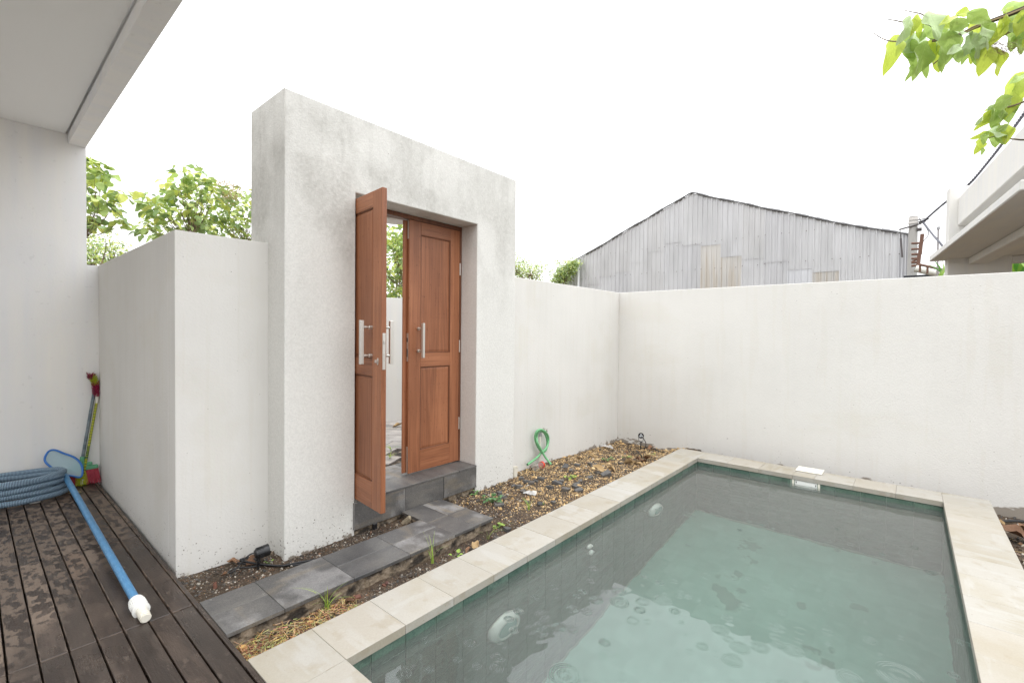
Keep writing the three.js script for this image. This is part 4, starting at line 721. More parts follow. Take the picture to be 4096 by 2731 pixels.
{ // leaf net on its pole
  const t = thing('leaf_net', 'blue pool leaf net on a long blue pole lying across the deck', 'net');
  const A = V(-3.0, 0.032, -0.556), B = V(-5.6, 0.15, -0.545), dir = B.clone().sub(A).normalize();
  const poleMap = tex(64, 64, (u, v) => { const n = fbm(u, v, 8, 8, 3, 3), k = vn(u, v, 30, 30, 9); return k > 0.9 ? [150, 180, 200] : [70 + n * 34, 128 + n * 34, 176 + n * 30]; }, 1, 8);
  mesh('pole', rod(A, B, 0.0205, 24), std({ map: poleMap, roughness: 0.35, metalness: 0.25 }), t);
  const C = A.clone().addScaledVector(dir, -0.0), D = A.clone().addScaledVector(dir, -0.085), E2 = A.clone().addScaledVector(dir, -0.18);
  const grips = []; for (let i = 0; i < 22; i++) { const a = i / 22 * Math.PI * 2, n1 = V(0, 1, 0), n2 = n1.clone().cross(dir).normalize(), o = n2.clone().multiplyScalar(Math.cos(a) * 0.0335).addScaledVector(n1, Math.sin(a) * 0.0335); grips.push(rod(C.clone().add(o).addScaledVector(dir, -0.008), D.clone().add(o).addScaledVector(dir, 0.03), 0.003, 5)); }
  mesh('collar', merge([rod(C.clone().addScaledVector(dir, 0.012), D, 0.0335, 24), rod(D, D.clone().addScaledVector(dir, -0.012), 0.037, 24), ...grips]), M.whitePlastic, t);
  mesh('end_cap', merge([rod(D, E2, 0.0235, 24), rod(D.clone().addScaledVector(dir, -0.045), D.clone().addScaledVector(dir, -0.07), 0.025, 24), rod(E2, E2.clone().addScaledVector(dir, -0.006), 0.019, 20)]), M.creamPlastic, t);
  const Q = (y, z) => V(-5.775 + 0.12 * (0.37 - y) / 0.27, y, z), loop = [Q(0.352, -0.462), Q(0.284, -0.431), Q(0.21, -0.475), Q(0.152, -0.538), Q(0.118, -0.6), Q(0.1, -0.652), Q(0.14, -0.668), Q(0.21, -0.66), Q(0.27, -0.62), Q(0.315, -0.555), Q(0.355, -0.492)];
  const cv = new THREE.CatmullRomCurve3(loop, true, 'centripetal');
  const blue = std({ color: lin(0.03, 0.16, 0.5), roughness: 0.35 });
  mesh('frame', merge([new THREE.TubeGeometry(cv, 90, 0.0085, 8, true), rod(B, Q(0.158, -0.54), 0.016, 12)]), blue, t);
  const ring = cv.getPoints(48), cen = V(0, 0, 0); ring.forEach((q) => cen.addScaledVector(q, 1 / ring.length)); const pos = []; const rings = 5, P = (i, k) => { const q = ring[i % 48].clone().lerp(cen, k / rings); q.x -= 0.03 * (1 - (1 - k / rings) ** 2); return q; };
  for (let k = 0; k < rings; k++) for (let i = 0; i < 48; i++) { const a = P(i, k), b = P(i + 1, k), c = P(i, k + 1), d = P(i + 1, k + 1); for (const q of k < rings - 1 ? [a, b, c, b, d, c] : [a, b, c]) pos.push(q.x, q.y, q.z); }
  const g = new THREE.BufferGeometry(); g.setAttribute('position', new THREE.Float32BufferAttribute(pos, 3)); g.computeVertexNormals(); worldUV(g);
  mesh('netting', g, std({ color: lin(0.42, 0.58, 0.64), transparent: true, opacity: 0.68, roughness: 0.9, side: THREE.DoubleSide }), t);
}
{ // two sweeping tools in the corner
  rnd = mul(17);
  const bristles = (n, base, tip) => { const l = []; for (let i = 0; i < n; i++) { const a = base(), b = tip(a); l.push(taperTube([a, a.clone().lerp(b, 0.5).add(V(rr(-0.004, 0.004), 0, rr(-0.004, 0.004))), b], 0.0022, 0.0012, 3, 3)); } return merge(l); };
  const t = thing('broom', 'broom with a grey handle, green head and red and lime bristles', 'broom');
  const stickMap = tex(8, 256, (u, v) => fbm(u, v, 1, 30, 3, 3) > 0.5 ? [112, 122, 126] : [86, 100, 108], 1, 1);
  mesh('handle', rod([-5.755, 0.2, -0.672], [-5.795, 0.885, -0.772], 0.0125, 14), std({ map: stickMap, roughness: 0.5 }), t);
  mesh('head', merge([box(-5.775, -5.735, 0.135, 0.17, -0.785, -0.58, 0.006), box(-5.772, -5.738, 0.17, 0.205, -0.745, -0.61, 0.008), rod([-5.755, 0.18, -0.668], [-5.76, 0.26, -0.68], 0.018)]), std({ color: lin(0.12, 0.36, 0.2), roughness: 0.5 }), t);
  const seg = (z0, z1, c) => mesh('bristles', bristles(150, () => V(rr(-5.772, -5.738), 0.137, rr(z0, z1)), (a) => V(a.x + rr(-0.02, 0.05), rr(0.003, 0.016), a.z + (a.z + 0.68) * 0.14 + rr(-0.01, 0.01))), std({ color: lin(...c), roughness: 0.7 }), t);
  seg(-0.785, -0.7, [0.5, 0.06, 0.09]); seg(-0.7, -0.63, [0.45, 0.5, 0.02]); seg(-0.63, -0.585, [0.45, 0.05, 0.05]);
  const d = thing('duster', 'long handled duster with a red and lime head leaning in the corner', 'duster');
  const band = tex(4, 512, (u, v) => (v * 26) % 1 < 0.22 || (v > 0.26 && v < 0.42 && (v * 40) % 1 < 0.7) ? [52, 84, 30] : [168, 170, 40], 1, 1);
  mesh('handle', rod([-5.735, 0.06, -0.676], [-5.79, 0.74, -0.782], 0.0105, 14), std({ map: band, roughness: 0.4 }), d);
  mesh('tip', merge([rod([-5.735, 0.015, -0.669], [-5.735, 0.06, -0.676], 0.012), rod([-5.735, 0.003, -0.667], [-5.735, 0.018, -0.669], 0.006)]), M.whitePlastic, d);
  mesh('socket', taperTube([[-5.79, 0.74, -0.782], [-5.79, 0.78, -0.787], [-5.785, 0.83, -0.785]], 0.012, 0.016, 6, 10), M.creamPlastic, d);
  const wool = (y0, y1, zc0, zc1, r, c, n) => mesh('head', bristles(n, () => { const k = rnd(); return V(-5.78 + rr(-0.008, 0.008), lerp(y0, y1, k), lerp(zc0, zc1, k)); }, (a) => { const th = rr(0, 6.28); return V(clamp(a.x + Math.cos(th) * r * 0.9, -5.812, -5.6), a.y + rr(0.0, 0.05), Math.max(a.z + Math.sin(th) * r, -0.8)); }), std({ color: lin(...c), roughness: 0.85 }), d);
  wool(0.8, 0.92, -0.784, -0.775, 0.034, [0.42, 0.02, 0.08], 260); wool(0.9, 0.97, -0.775, -0.755, 0.03, [0.55, 0.62, 0.04], 200); wool(0.965, 0.99, -0.752, -0.735, 0.03, [0.3, 0.04, 0.07], 140);
}
{ // wisps of straw by the broom
  const t = []; rnd = mul(8); for (let i = 0; i < 14; i++) { const z = rr(-0.62, -0.56), x = rr(-5.6, -5.48); t.push(rod([x, 0.006, z], [x + rr(0.02, 0.08), rr(0.004, 0.02), z + rr(-0.05, 0.05)], 0.0015, 4)); }
  tag(mesh('straw_wisp', merge(t), std({ color: lin(0.6, 0.52, 0.3), roughness: 0.9 })), 'wisp of pale straw on the deck below the net', 'litter', null, 'stuff');
}

// ================================================================== OUTSIDE THE GATE
{
  const g = new THREE.Group(); g.name = 'street_paving'; scene.add(g); tag(g, 'grey stone paving outside the open gate', 'paving', null, 'structure');
  g.position.set(-3.68, 0.15, -2.2); g.rotation.y = 0.5;
  const geo = [0, 1, 2, 3].map((k) => worldUV(chamfer(0.392, 0.04, 0.292, 0.004).translate(0, -0.02, 0), k * 0.37, k * 0.53));
  const mats = [[2.3, 2.15, 2.0], [2.6, 2.45, 2.3], [2.0, 1.9, 1.8]].map((c) => std({ map: andTex[0], bumpMap: andBump, bumpScale: 0.001, roughness: 0.6, color: lin(...c) }));
  let k = 0;
  for (let i = 0; i < 15; i++) for (let j = -8; j < 14; j++) {
    const lx = -0.1 - i * 0.4 - (j % 2) * 0.2, lz = -j * 0.3, wx = -3.68 + lx * Math.cos(0.5) + lz * Math.sin(0.5), wz = -2.2 - lx * Math.sin(0.5) + lz * Math.cos(0.5);
    if (wx > -3.74 || wx < -9 || wz > -1.0 || wz < -7.5 || (wx - -4.0) * 0.9 > wz + 1.4 && wz > -1.7) continue;
    const m = mesh('paver', geo[k % 4], mats[(k * 7 + j * j) % 3], g); m.position.set(lx, 0.003 * H2(i, j + 20, 3), lz); k++; if (k > 280) break;
  }
  const base = box(-9.2, -3.66, -0.2, 0.128, -9, -0.97, 0.002); const b = mesh('street_base', base, M.concrete); tag(b, 'dark mortar between the pavers outside the gate', 'ground', null, 'structure');
  // white wall across the way
  const p = onY(1500 + 180 / 4.48, 1600 + 378 / 4.48, 0.15), q = onY(1500 + 497 / 4.48, 1600 + 360 / 4.48, 0.15), d = q.clone().sub(p).setY(0).normalize(), h = onX(1570, 1191, p.clone().lerp(q, 0.4).x).y;
  const w = thing('garden_wall', 'white wall across the street seen through the open gate', 'wall', [p.x, 0, p.z], Math.atan2(-d.z, d.x));
  mesh('wall_face', box(-4, 4, -0.3, h, -0.15, 0, 0.004), M.paint, w);
  rnd = mul(71);
  for (const [a, b2, label] of [[285, 905, 'small grass tuft in a paving joint outside the gate'], [265, 1040, 'larger grass tuft in the paving near the open gate']]) { const o = onY(1500 + a / 4.48, 1600 + b2 / 4.48, 0.155), t = thing('grass_tuft', label, 'grass', [o.x, 0.152, o.z]); for (let i = 0; i < 12; i++) { const m = mesh('blade', bladeGeo(rr(0.04, 0.1), 1.4, 0.004), weedMat[i % 2 ? 1 : 3], t); m.rotation.y = rr(0, 6.28); } }
  { const o = onY(1500 + 310 / 4.48, 1600 + 488 / 4.48, 0.155), m = mesh('dry_leaf', dryGeo[0], dryMat[1]); m.position.set(o.x, 0.16, o.z); m.rotation.y = 1; m.scale.setScalar(0.14); tag(m, 'ochre dry leaf on the paving outside the gate', 'leaf'); }
}

// ================================================================== BEYOND THE WALLS
// ---- metal clad shed
{
  const Z = -19, SW = 0.757, t = thing('metal_shed', 'large shed clad in grey ribbed metal sheets beyond the far wall', 'shed', [0, 0, 0]);
  const k = (y) => 1.44 + (y - 1.44) * 19 / 14;
  const roof = [[-13.25, 4.5], [-12.168, 4.955], [-10.888, 5.46], [-10.156, 5.76], [-9.417, 6.078], [-8.673, 6.369], [-7.927, 6.668], [-7.199, 6.95], [-6.79, 7.116], [-6.604, 7.065], [-6.01, 6.823], [-5.316, 6.553], [-4.626, 6.281], [-4.121, 6.08], [-3.347, 5.783], [-2.766, 5.565], [-2.4, 5.424], [-1.836, 5.18], [-1.475, 5.074], [-1.06, 4.93], [-0.515, 4.743], [0.02, 4.58]];
  const topY = (x) => { for (let i = 0; i < roof.length - 1; i++) if (x <= roof[i + 1][0]) return lerp(roof[i][1], roof[i + 1][1], clamp((x - roof[i][0]) / (roof[i + 1][0] - roof[i][0]))); return roof.at(-1)[1]; };
  const metalMap = tex(512, 512, (u, v) => { const s = fbm(u, v, 60, 2, 3, 4), p = fbm(u, v, 6, 3, 9, 4), w = sstep(0.55, 0.75, fbm(u, v, 14, 3, 17, 4)), b = 200 + (s - 0.5) * 16 + (p - 0.5) * 22; return mixc([b, b, b + 1], [216, 216, 218], w * 0.4); }, 1 / 3.2, 1 / 4.5);
  const rustMap = tex(512, 512, (u, v) => { const s = fbm(u, v, 60, 2, 3, 4), p = fbm(u, v, 5, 3, 9, 4), w = sstep(0.5, 0.7, fbm(u, v, 18, 2, 27, 4)), b = 197 + (s - 0.5) * 16 + (p - 0.5) * 20; return mixc([b, b - 1, b - 3], [188, 178, 164], w * 0.4); }, 1 / 1.7, 1 / 3.4);
  const metal = [[1, 1, 1], [0.965, 0.965, 0.97], [1.03, 1.03, 1.025], [0.98, 0.975, 0.965]].map((c) => std({ map: metalMap, color: lin(...c).multiplyScalar(0.9), roughness: 0.55, metalness: 0.1 }));
  const rusty = std({ map: rustMap, color: lin(0.95, 0.93, 0.9), roughness: 0.6, metalness: 0.2 }), bright = std({ map: metalMap, color: lin(1.02, 1.03, 1.05), roughness: 0.4, metalness: 0.2 });
  const seam = { 5: 3.7, 6: 3.124, 7: 3.365, 8: 3.46, 9: 3.729, 10: 4.016, 11: 4.219, 12: 4.098, 13: 4.026, 14: 3.642, 15: 3.523, 16: 3.389, 17: 3.145, 18: 3.047 };
  const sheet = (x0, x1, yb, yt, z) => { // trapezoid ribs
    const prof = []; const n = 4, w = (x1 - x0) / n; for (let i = 0; i < n; i++) { const a = x0 + i * w; prof.push([a, 0.0], [a + 0.014, 0.045], [a + 0.038, 0.045], [a + 0.052, 0], [a + w * 0.42, 0], [a + w * 0.45, 0.006], [a + w * 0.5, 0.006], [a + w * 0.53, 0], [a + w * 0.73, 0], [a + w * 0.76, 0.006], [a + w * 0.81, 0.006], [a + w * 0.84, 0]); } prof.push([x1 + 0.02, 0.004]);
    const pos = []; for (let i = 0; i < prof.length - 1; i++) { const [a, za] = prof[i], [b, zb] = prof[i + 1], A = [a, yb(a), z + za], B = [b, yb(b), z + zb], C = [b, yt(b), z + zb], Dd = [a, yt(a), z + za]; pos.push(...A, ...B, ...C, ...A, ...C, ...Dd); }
    const g = new THREE.BufferGeometry(); g.setAttribute('position', new THREE.Float32BufferAttribute(pos, 3)); g.computeVertexNormals(); const uv = []; for (let i = 0; i < pos.length; i += 3) uv.push(pos[i], pos[i + 1]); g.setAttribute('uv', new THREE.Float32BufferAttribute(uv, 2)); return g;
  };
  for (let i = 0; i < 18; i++) {
    const x0 = -13.19 + i * SW, x1 = Math.min(x0 + SW - 0.002, 0.0), n = i + 4, sy = seam[n] ? k(seam[n]) : null, m = metal[Math.floor(H2(n, 3, 5) * 4)], yt = (x) => topY(x) - 0.01, y0 = () => 0.2 - 0.03 * H2(n, 1, 1);
    if (sy) { const lowm = [13, 14].includes(n) || n === 18 ? rusty : n === 17 ? bright : metal[(n + 1) % 4]; mesh('cladding_sheet', sheet(x0, x1, y0, () => sy + 0.1, Z), lowm, t); mesh('cladding_sheet', sheet(x0, x1, () => sy, yt, Z + 0.012), m, t); }
    else mesh('cladding_sheet', sheet(x0, x1, y0, yt, Z), n === 19 || n === 20 ? metal[2] : m, t);
  }
  const capPts = roof.map(([x, y], i) => V(x, y + 0.015 + 0.012 * Math.sin(i * 2.3), Z + 0.05)), cap = []; const cvv = curve(capPts); for (let i = 0; i < 60; i++) { const a = cvv.getPoint(i / 60), b = cvv.getPoint((i + 1) / 60); cap.push(rod(a, b, 0.036 + 0.01 * Math.sin(i * 1.7), 6)); }
  mesh('verge_flashing', merge(cap), std({ color: lin(0.16, 0.16, 0.165), roughness: 0.6, metalness: 0.3 }), t);
  { const pos = []; for (let i = 0; i < roof.length - 1; i++) { const [a, ya] = roof[i], [b, yb] = roof[i + 1]; pos.push(a, ya, Z - 0.02, b, yb, Z - 0.02, b, yb, Z - 14, a, ya, Z - 0.02, b, yb, Z - 14, a, ya, Z - 14); } const g = new THREE.BufferGeometry(); g.setAttribute('position', new THREE.Float32BufferAttribute(pos, 3)); g.computeVertexNormals(); worldUV(g); mesh('roof', g, metal[1], t); }
  mesh('side_wall', merge([box(-0.03, 0.02, 0, k(3.74), Z - 14, Z - 0.01, 0.002), box(-13.26, -13.22, 0, k(3.35), Z - 14, Z - 0.01, 0.002)]), metal[3], t);
  mesh('corner_flashing', box(-0.06, 0.04, 0.1, k(3.76), Z + 0.03, Z + 0.06, 0.003), metal[2], t);
  const scr = []; for (let i = 0; i < 18; i++) for (const yy of [3.02, 4.0, 5.05]) for (const f of [0.02, 0.72]) { const x = -13.19 + (i + f) * SW, y = yy + 0.05 * H2(i, Math.round(yy), 3); if (y < topY(x) - 0.3) scr.push(new THREE.SphereGeometry(0.016, 6, 4).translate(x + 0.02, y, Z + 0.045)); }
  const sm = mesh('screws', merge(scr), std({ color: lin(0.12, 0.1, 0.09), roughness: 0.7 }), t); sm.userData.kind = 'stuff';
  const v = thing('vent_pipe', 'thin white vent pipe standing before the shed wall', 'pipe', [-11.93, 0, Z + 0.25]);
  mesh('pipe', rod([0, 0, 0], [0, k(4.02), 0], 0.055, 14), std({ color: lin(0.75, 0.77, 0.78), roughness: 0.4 }), v); mesh('cap', rod([0, k(4.02) - 0.03, 0], [0, k(4.02) + 0.01, 0], 0.07, 14), M.greyPlastic, v);
}
// ---- utility pole, its cables, rusty rack, rail and low roof
{
  const zt = (a, b, Z) => onZ(3600 + a / 5.227, 820 + b / 5.227, Z), Z = -16;
  const p = zt(290, 240, Z), r = 0.11;
  const t = thing('utility_pole', 'weathered grey concrete utility pole at the end of the shed', 'pole', [p.x, 0, Z]);
  mesh('shaft', new THREE.CylinderGeometry(r * 0.82, r * 1.2, p.y + 0.2, 18).translate(0, (p.y - 0.2) / 2, 0), std({ color: lin(0.4, 0.39, 0.37), roughness: 0.9, bumpMap: roughBump, bumpScale: 0.01 }), t);
  mesh('top_band', merge([rod([0, p.y - 0.1, 0], [0, p.y - 0.03, 0], r * 0.9, 18), rod([0, p.y - 0.19, 0], [0, p.y - 0.14, 0], r * 0.92, 18)]), std({ color: lin(0.6, 0.57, 0.54), roughness: 0.6 }), t);
  mesh('crossarm', merge([rod([-0.28, p.y - 0.32, 0.1], [0.16, p.y - 0.22, 0.1], 0.02), rod([0.08, p.y - 0.36, 0.06], [0.17, p.y - 0.36, 0.06], 0.045), rod([-0.26, p.y - 0.33, 0.1], [-0.24, p.y - 0.55, 0.1], 0.008), rod([-0.24, p.y - 0.55, 0.1], [-0.2, p.y - 1.05, 0.1], 0.022, 6)]), std({ color: lin(0.09, 0.08, 0.08), roughness: 0.7 }), t);
  const J = zt(490, 345, Z);
  mesh('cable_clamp', merge([tube([[0.08, p.y - 0.1, 0], [0.3, p.y - 0.1, 0.02], [J.x - p.x, J.y, J.z - Z]], 0.012, 20, 6), tube([[0.1, p.y - 0.8, 0.06], [0.3, p.y - 0.5, 0.05], [J.x - p.x - 0.08, J.y + 0.1, 0]], 0.008, 20, 6), rod([J.x - p.x - 0.08, J.y - 0.02, 0], [J.x - p.x + 0.05, J.y + 0.02, 0.02], 0.035, 8)]), M.blackPlastic, t);
  // twisted service cables
  const twist = (pts, rad, pitch) => { const c = curve(pts), len = c.getLength(), n = Math.ceil(len / pitch * 5), l = [[], [], []]; for (let i = 0; i <= n; i++) { const q = c.getPointAt(i / n), tg = c.getTangentAt(i / n), a = V(0, 1, 0).cross(tg).normalize(), b = tg.clone().cross(a); for (let s = 0; s < 3; s++) { const th = i / 5 * Math.PI * 2 + s * 2.094; l[s].push(q.clone().addScaledVector(a, Math.cos(th) * rad * 0.62).addScaledVector(b, Math.sin(th) * rad * 0.62)); } } return merge(l.map((q) => new THREE.TubeGeometry(new THREE.CatmullRomCurve3(q), n * 2, rad * 0.55, 5))); };
  const wireMat = std({ color: lin(0.07, 0.07, 0.09), roughness: 0.5 });
  tag(mesh('overhead_cable', twist([J, onZ(3783, 809, -14), onZ(3868, 745, -13.2), onZ(3960, 640, -12), onZ(4096, 457, -10), onZ(4400, 40, -7.5)], 0.022, 0.3), wireMat), 'twisted overhead cable rising behind the white house to the right', 'cable');
  tag(mesh('overhead_cable', twist([J, zt(560, 440, -15.4), zt(700, 620, -14.6), zt(890, 840, -13.6), onZ(3860, 1100, -12.9)], 0.02, 0.3), wireMat), 'twisted cable slanting down from the pole behind the canopy', 'cable');
  const rust = std({ color: lin(0.16, 0.085, 0.06), roughness: 0.85, bumpMap: roughBump, bumpScale: 0.004 });
  const rack = thing('rusty_rack', 'rusty steel ladder rack beside the utility pole', 'rack'), Zr = -15.5;
  mesh('post', merge([rod(zt(475, 605, Zr), zt(455, 800, Zr), 0.045, 6), rod(zt(450, 790, Zr), zt(425, 1030, Zr), 0.045, 6), rod(zt(415, 1020, Zr), zt(385, 1300, Zr), 0.045, 6)]), rust, rack);
  for (const [y, x] of [[800, 445], [922, 425], [1030, 410], [1120, 395], [1202, 380], [1270, 370]]) mesh('rung', rod(zt(245, y + 3, Zr), zt(x, y - 6, Zr), 0.028, 6), rust, rack);
  mesh('brace', rod(zt(250, 1195, Zr), zt(395, 1110, Zr), 0.025, 6), rust, rack);
  const rail = thing('roof_railing', 'rusty railing along the low dark roof behind the wall', 'railing');
  mesh('top_rail', rod(zt(425, 1245, -15), zt(1150, 1410, -15), 0.03, 6), rust, rail);
  for (const [a, b, c] of [[430, 1250, 1400], [585, 1300, 1430], [795, 1340, 1500]]) mesh('post', rod(zt(a, b, -15), zt(a - 5, c, -15), 0.025, 6), rust, rail);
  const lr = thing('low_roof', 'low dark roof with a pale round gutter beyond the far wall', 'roof');
  const a = zt(300, 1360, -15.6), b = zt(1200, 1520, -15.6);
  mesh('roof_sheet', box(a.x - 0.2, b.x + 3, a.y - 1.2, b.y + 0.12, -19, -15.6, 0.01), std({ color: lin(0.03, 0.033, 0.04), roughness: 0.7 }), lr);
  mesh('gutter', rod(zt(330, 1325, -15.4), zt(1100, 1500, -15.4), 0.085, 14), std({ color: lin(0.68, 0.68, 0.62), roughness: 0.5 }), lr);
  const an = thing('antenna_mast', 'thin grey mast standing before the white neighbouring house', 'mast'); mesh('mast', rod(zt(812, 460, -14.2), zt(785, 1700, -14.2), 0.016, 8), std({ color: lin(0.3, 0.28, 0.28), roughness: 0.6 }), an);
  mesh('mast_head', rod(zt(813, 455, -14.2), zt(811, 510, -14.2), 0.03, 8), M.greyPlastic, an);
}
// ---- white neighbouring house on the right
{
  const s = 12.5 / 8.6, y = (v) => 1.44 + (v - 1.44) * s, o = V(0.374 * s, 0, -12.5);
  const h = thing('neighbour_house', 'white neighbouring house with thick concrete canopies beyond the far wall', 'house', [o.x, 0, o.z], 5.7 * Math.PI / 180);
  const B = (x0, x1, y0, y1, z0, z1) => box(x0 * s, x1 * s, y0, y1, z0 * s, z1 * s, 0.012);
  mesh('pillar', B(0, 0.614, -0.2, y(3.449), -0.185, 0), M.paint, h);
  mesh('parapet_beam', B(0.09, 1.4, y(2.927), y(3.29), 0.002, 3.7), M.paint, h);
  mesh('canopy', B(-0.165, 1.6, y(2.491), y(2.566), -0.167, 3.72), M.paint, h);
  mesh('under_beam', B(0.203, 0.393, y(2.402), y(2.489), 0.002, 3.7), M.paint, h);
  mesh('rear_beam', B(0.614, 2.2, y(2.402), y(2.489), -0.18, -0.02), M.paint, h);
  mesh('post', B(1.9, 2.2, -0.2, y(2.489), 3.2, 3.5), M.paint, h);
}

// ================================================================== TREES
const bark = std({ map: concMap, color: lin(2.0, 1.85, 1.6), roughness: 0.9, bumpMap: roughBump, bumpScale: 0.01 });
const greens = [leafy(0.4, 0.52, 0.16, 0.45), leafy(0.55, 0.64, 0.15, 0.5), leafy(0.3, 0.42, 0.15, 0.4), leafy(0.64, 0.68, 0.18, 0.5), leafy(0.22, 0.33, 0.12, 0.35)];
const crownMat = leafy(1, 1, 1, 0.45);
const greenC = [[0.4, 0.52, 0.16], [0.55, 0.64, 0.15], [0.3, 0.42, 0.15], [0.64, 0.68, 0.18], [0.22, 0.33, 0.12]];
const bigLeaf = [leafGeo(6, 4, 0.62, 0.22, 0.2, 0.22), leafGeo(6, 4, 0.7, 0.35, 0.12, 0.3), leafGeo(6, 4, 0.5, 0.1, 0.35, 0.18)];
const smallLeaf = leafGeo(3, 2, 0.6, 0.2, 0.25, 0);
// a crown made of leaf clusters: the clusters hang on limbs that grow from a forked trunk
function leafTree(name, label, base, clusters, o) {
  const t = thing(name, label, 'tree', [base.x, base.y, base.z], 0, o.group), top = V(0, 0, 0); clusters.forEach((c) => top.addScaledVector(c.p, 1 / clusters.length)); top.sub(base);
  const fork = V(top.x * 0.75, Math.max(0.8, top.y - o.drop), top.z * 0.75), limbs = [];
  mesh('trunk', taperTube([[0, -0.3, 0], [fork.x * 0.3 + 0.06, fork.y * 0.5, fork.z * 0.35], fork], o.trunk, o.trunk * 0.55, 14, 9), bark, t);
  const hubs = []; const nh = Math.max(3, Math.round(clusters.length / 9));
  for (let i = 0; i < nh; i++) { const c = clusters[Math.floor((i + 0.5) * clusters.length / nh)].p.clone().sub(base); hubs.push(fork.clone().lerp(c, 0.6).add(V(0, -0.12, 0))); limbs.push(taperTube([fork, fork.clone().lerp(hubs[i], 0.5).add(V(rr(-0.1, 0.1), -0.05, rr(-0.1, 0.1))), hubs[i]], o.trunk * 0.3, o.trunk * 0.14, 8, 6)); }
  for (const c of clusters) { const q = c.p.clone().sub(base); let b = hubs[0]; for (const h of hubs) if (h.distanceTo(q) < b.distanceTo(q)) b = h; limbs.push(taperTube([b, b.clone().lerp(q, 0.55).add(V(rr(-0.06, 0.06), -0.05, rr(-0.06, 0.06))), q], o.trunk * 0.1, o.trunk * 0.035, 6, 5)); }
  mesh('limbs', merge(limbs), bark, t);
  const list = []; let own = 0;
  for (const c of clusters) for (let i = 0; i < Math.round(c.n ?? o.n); i++) {
    const R = c.r ?? o.r, d = V(rr(-1, 1), rr(-0.8, 0.9), rr(-1, 1)); if (d.length() > 1.15) { i--; continue; } d.multiplyScalar(R);
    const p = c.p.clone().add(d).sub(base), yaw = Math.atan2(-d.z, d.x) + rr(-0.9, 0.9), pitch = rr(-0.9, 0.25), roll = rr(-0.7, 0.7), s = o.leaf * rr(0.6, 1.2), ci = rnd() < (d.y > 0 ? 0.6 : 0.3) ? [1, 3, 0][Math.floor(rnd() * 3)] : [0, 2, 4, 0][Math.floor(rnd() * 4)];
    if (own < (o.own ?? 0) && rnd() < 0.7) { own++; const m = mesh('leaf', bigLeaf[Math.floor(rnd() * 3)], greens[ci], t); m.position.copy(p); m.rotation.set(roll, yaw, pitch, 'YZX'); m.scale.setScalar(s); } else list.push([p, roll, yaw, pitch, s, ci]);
  }
  if (list.length) {
    const im = new THREE.InstancedMesh(o.own ? bigLeaf[0] : smallLeaf, crownMat, list.length); im.name = 'crown'; im.castShadow = im.receiveShadow = true; im.userData.kind = 'stuff';
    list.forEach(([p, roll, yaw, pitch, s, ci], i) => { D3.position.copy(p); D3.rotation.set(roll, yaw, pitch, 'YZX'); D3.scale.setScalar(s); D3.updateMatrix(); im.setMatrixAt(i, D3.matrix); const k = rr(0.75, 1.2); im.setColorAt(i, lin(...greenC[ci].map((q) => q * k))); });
    D3.rotation.order = 'XYZ'; t.add(im);
  }
  return t;
}
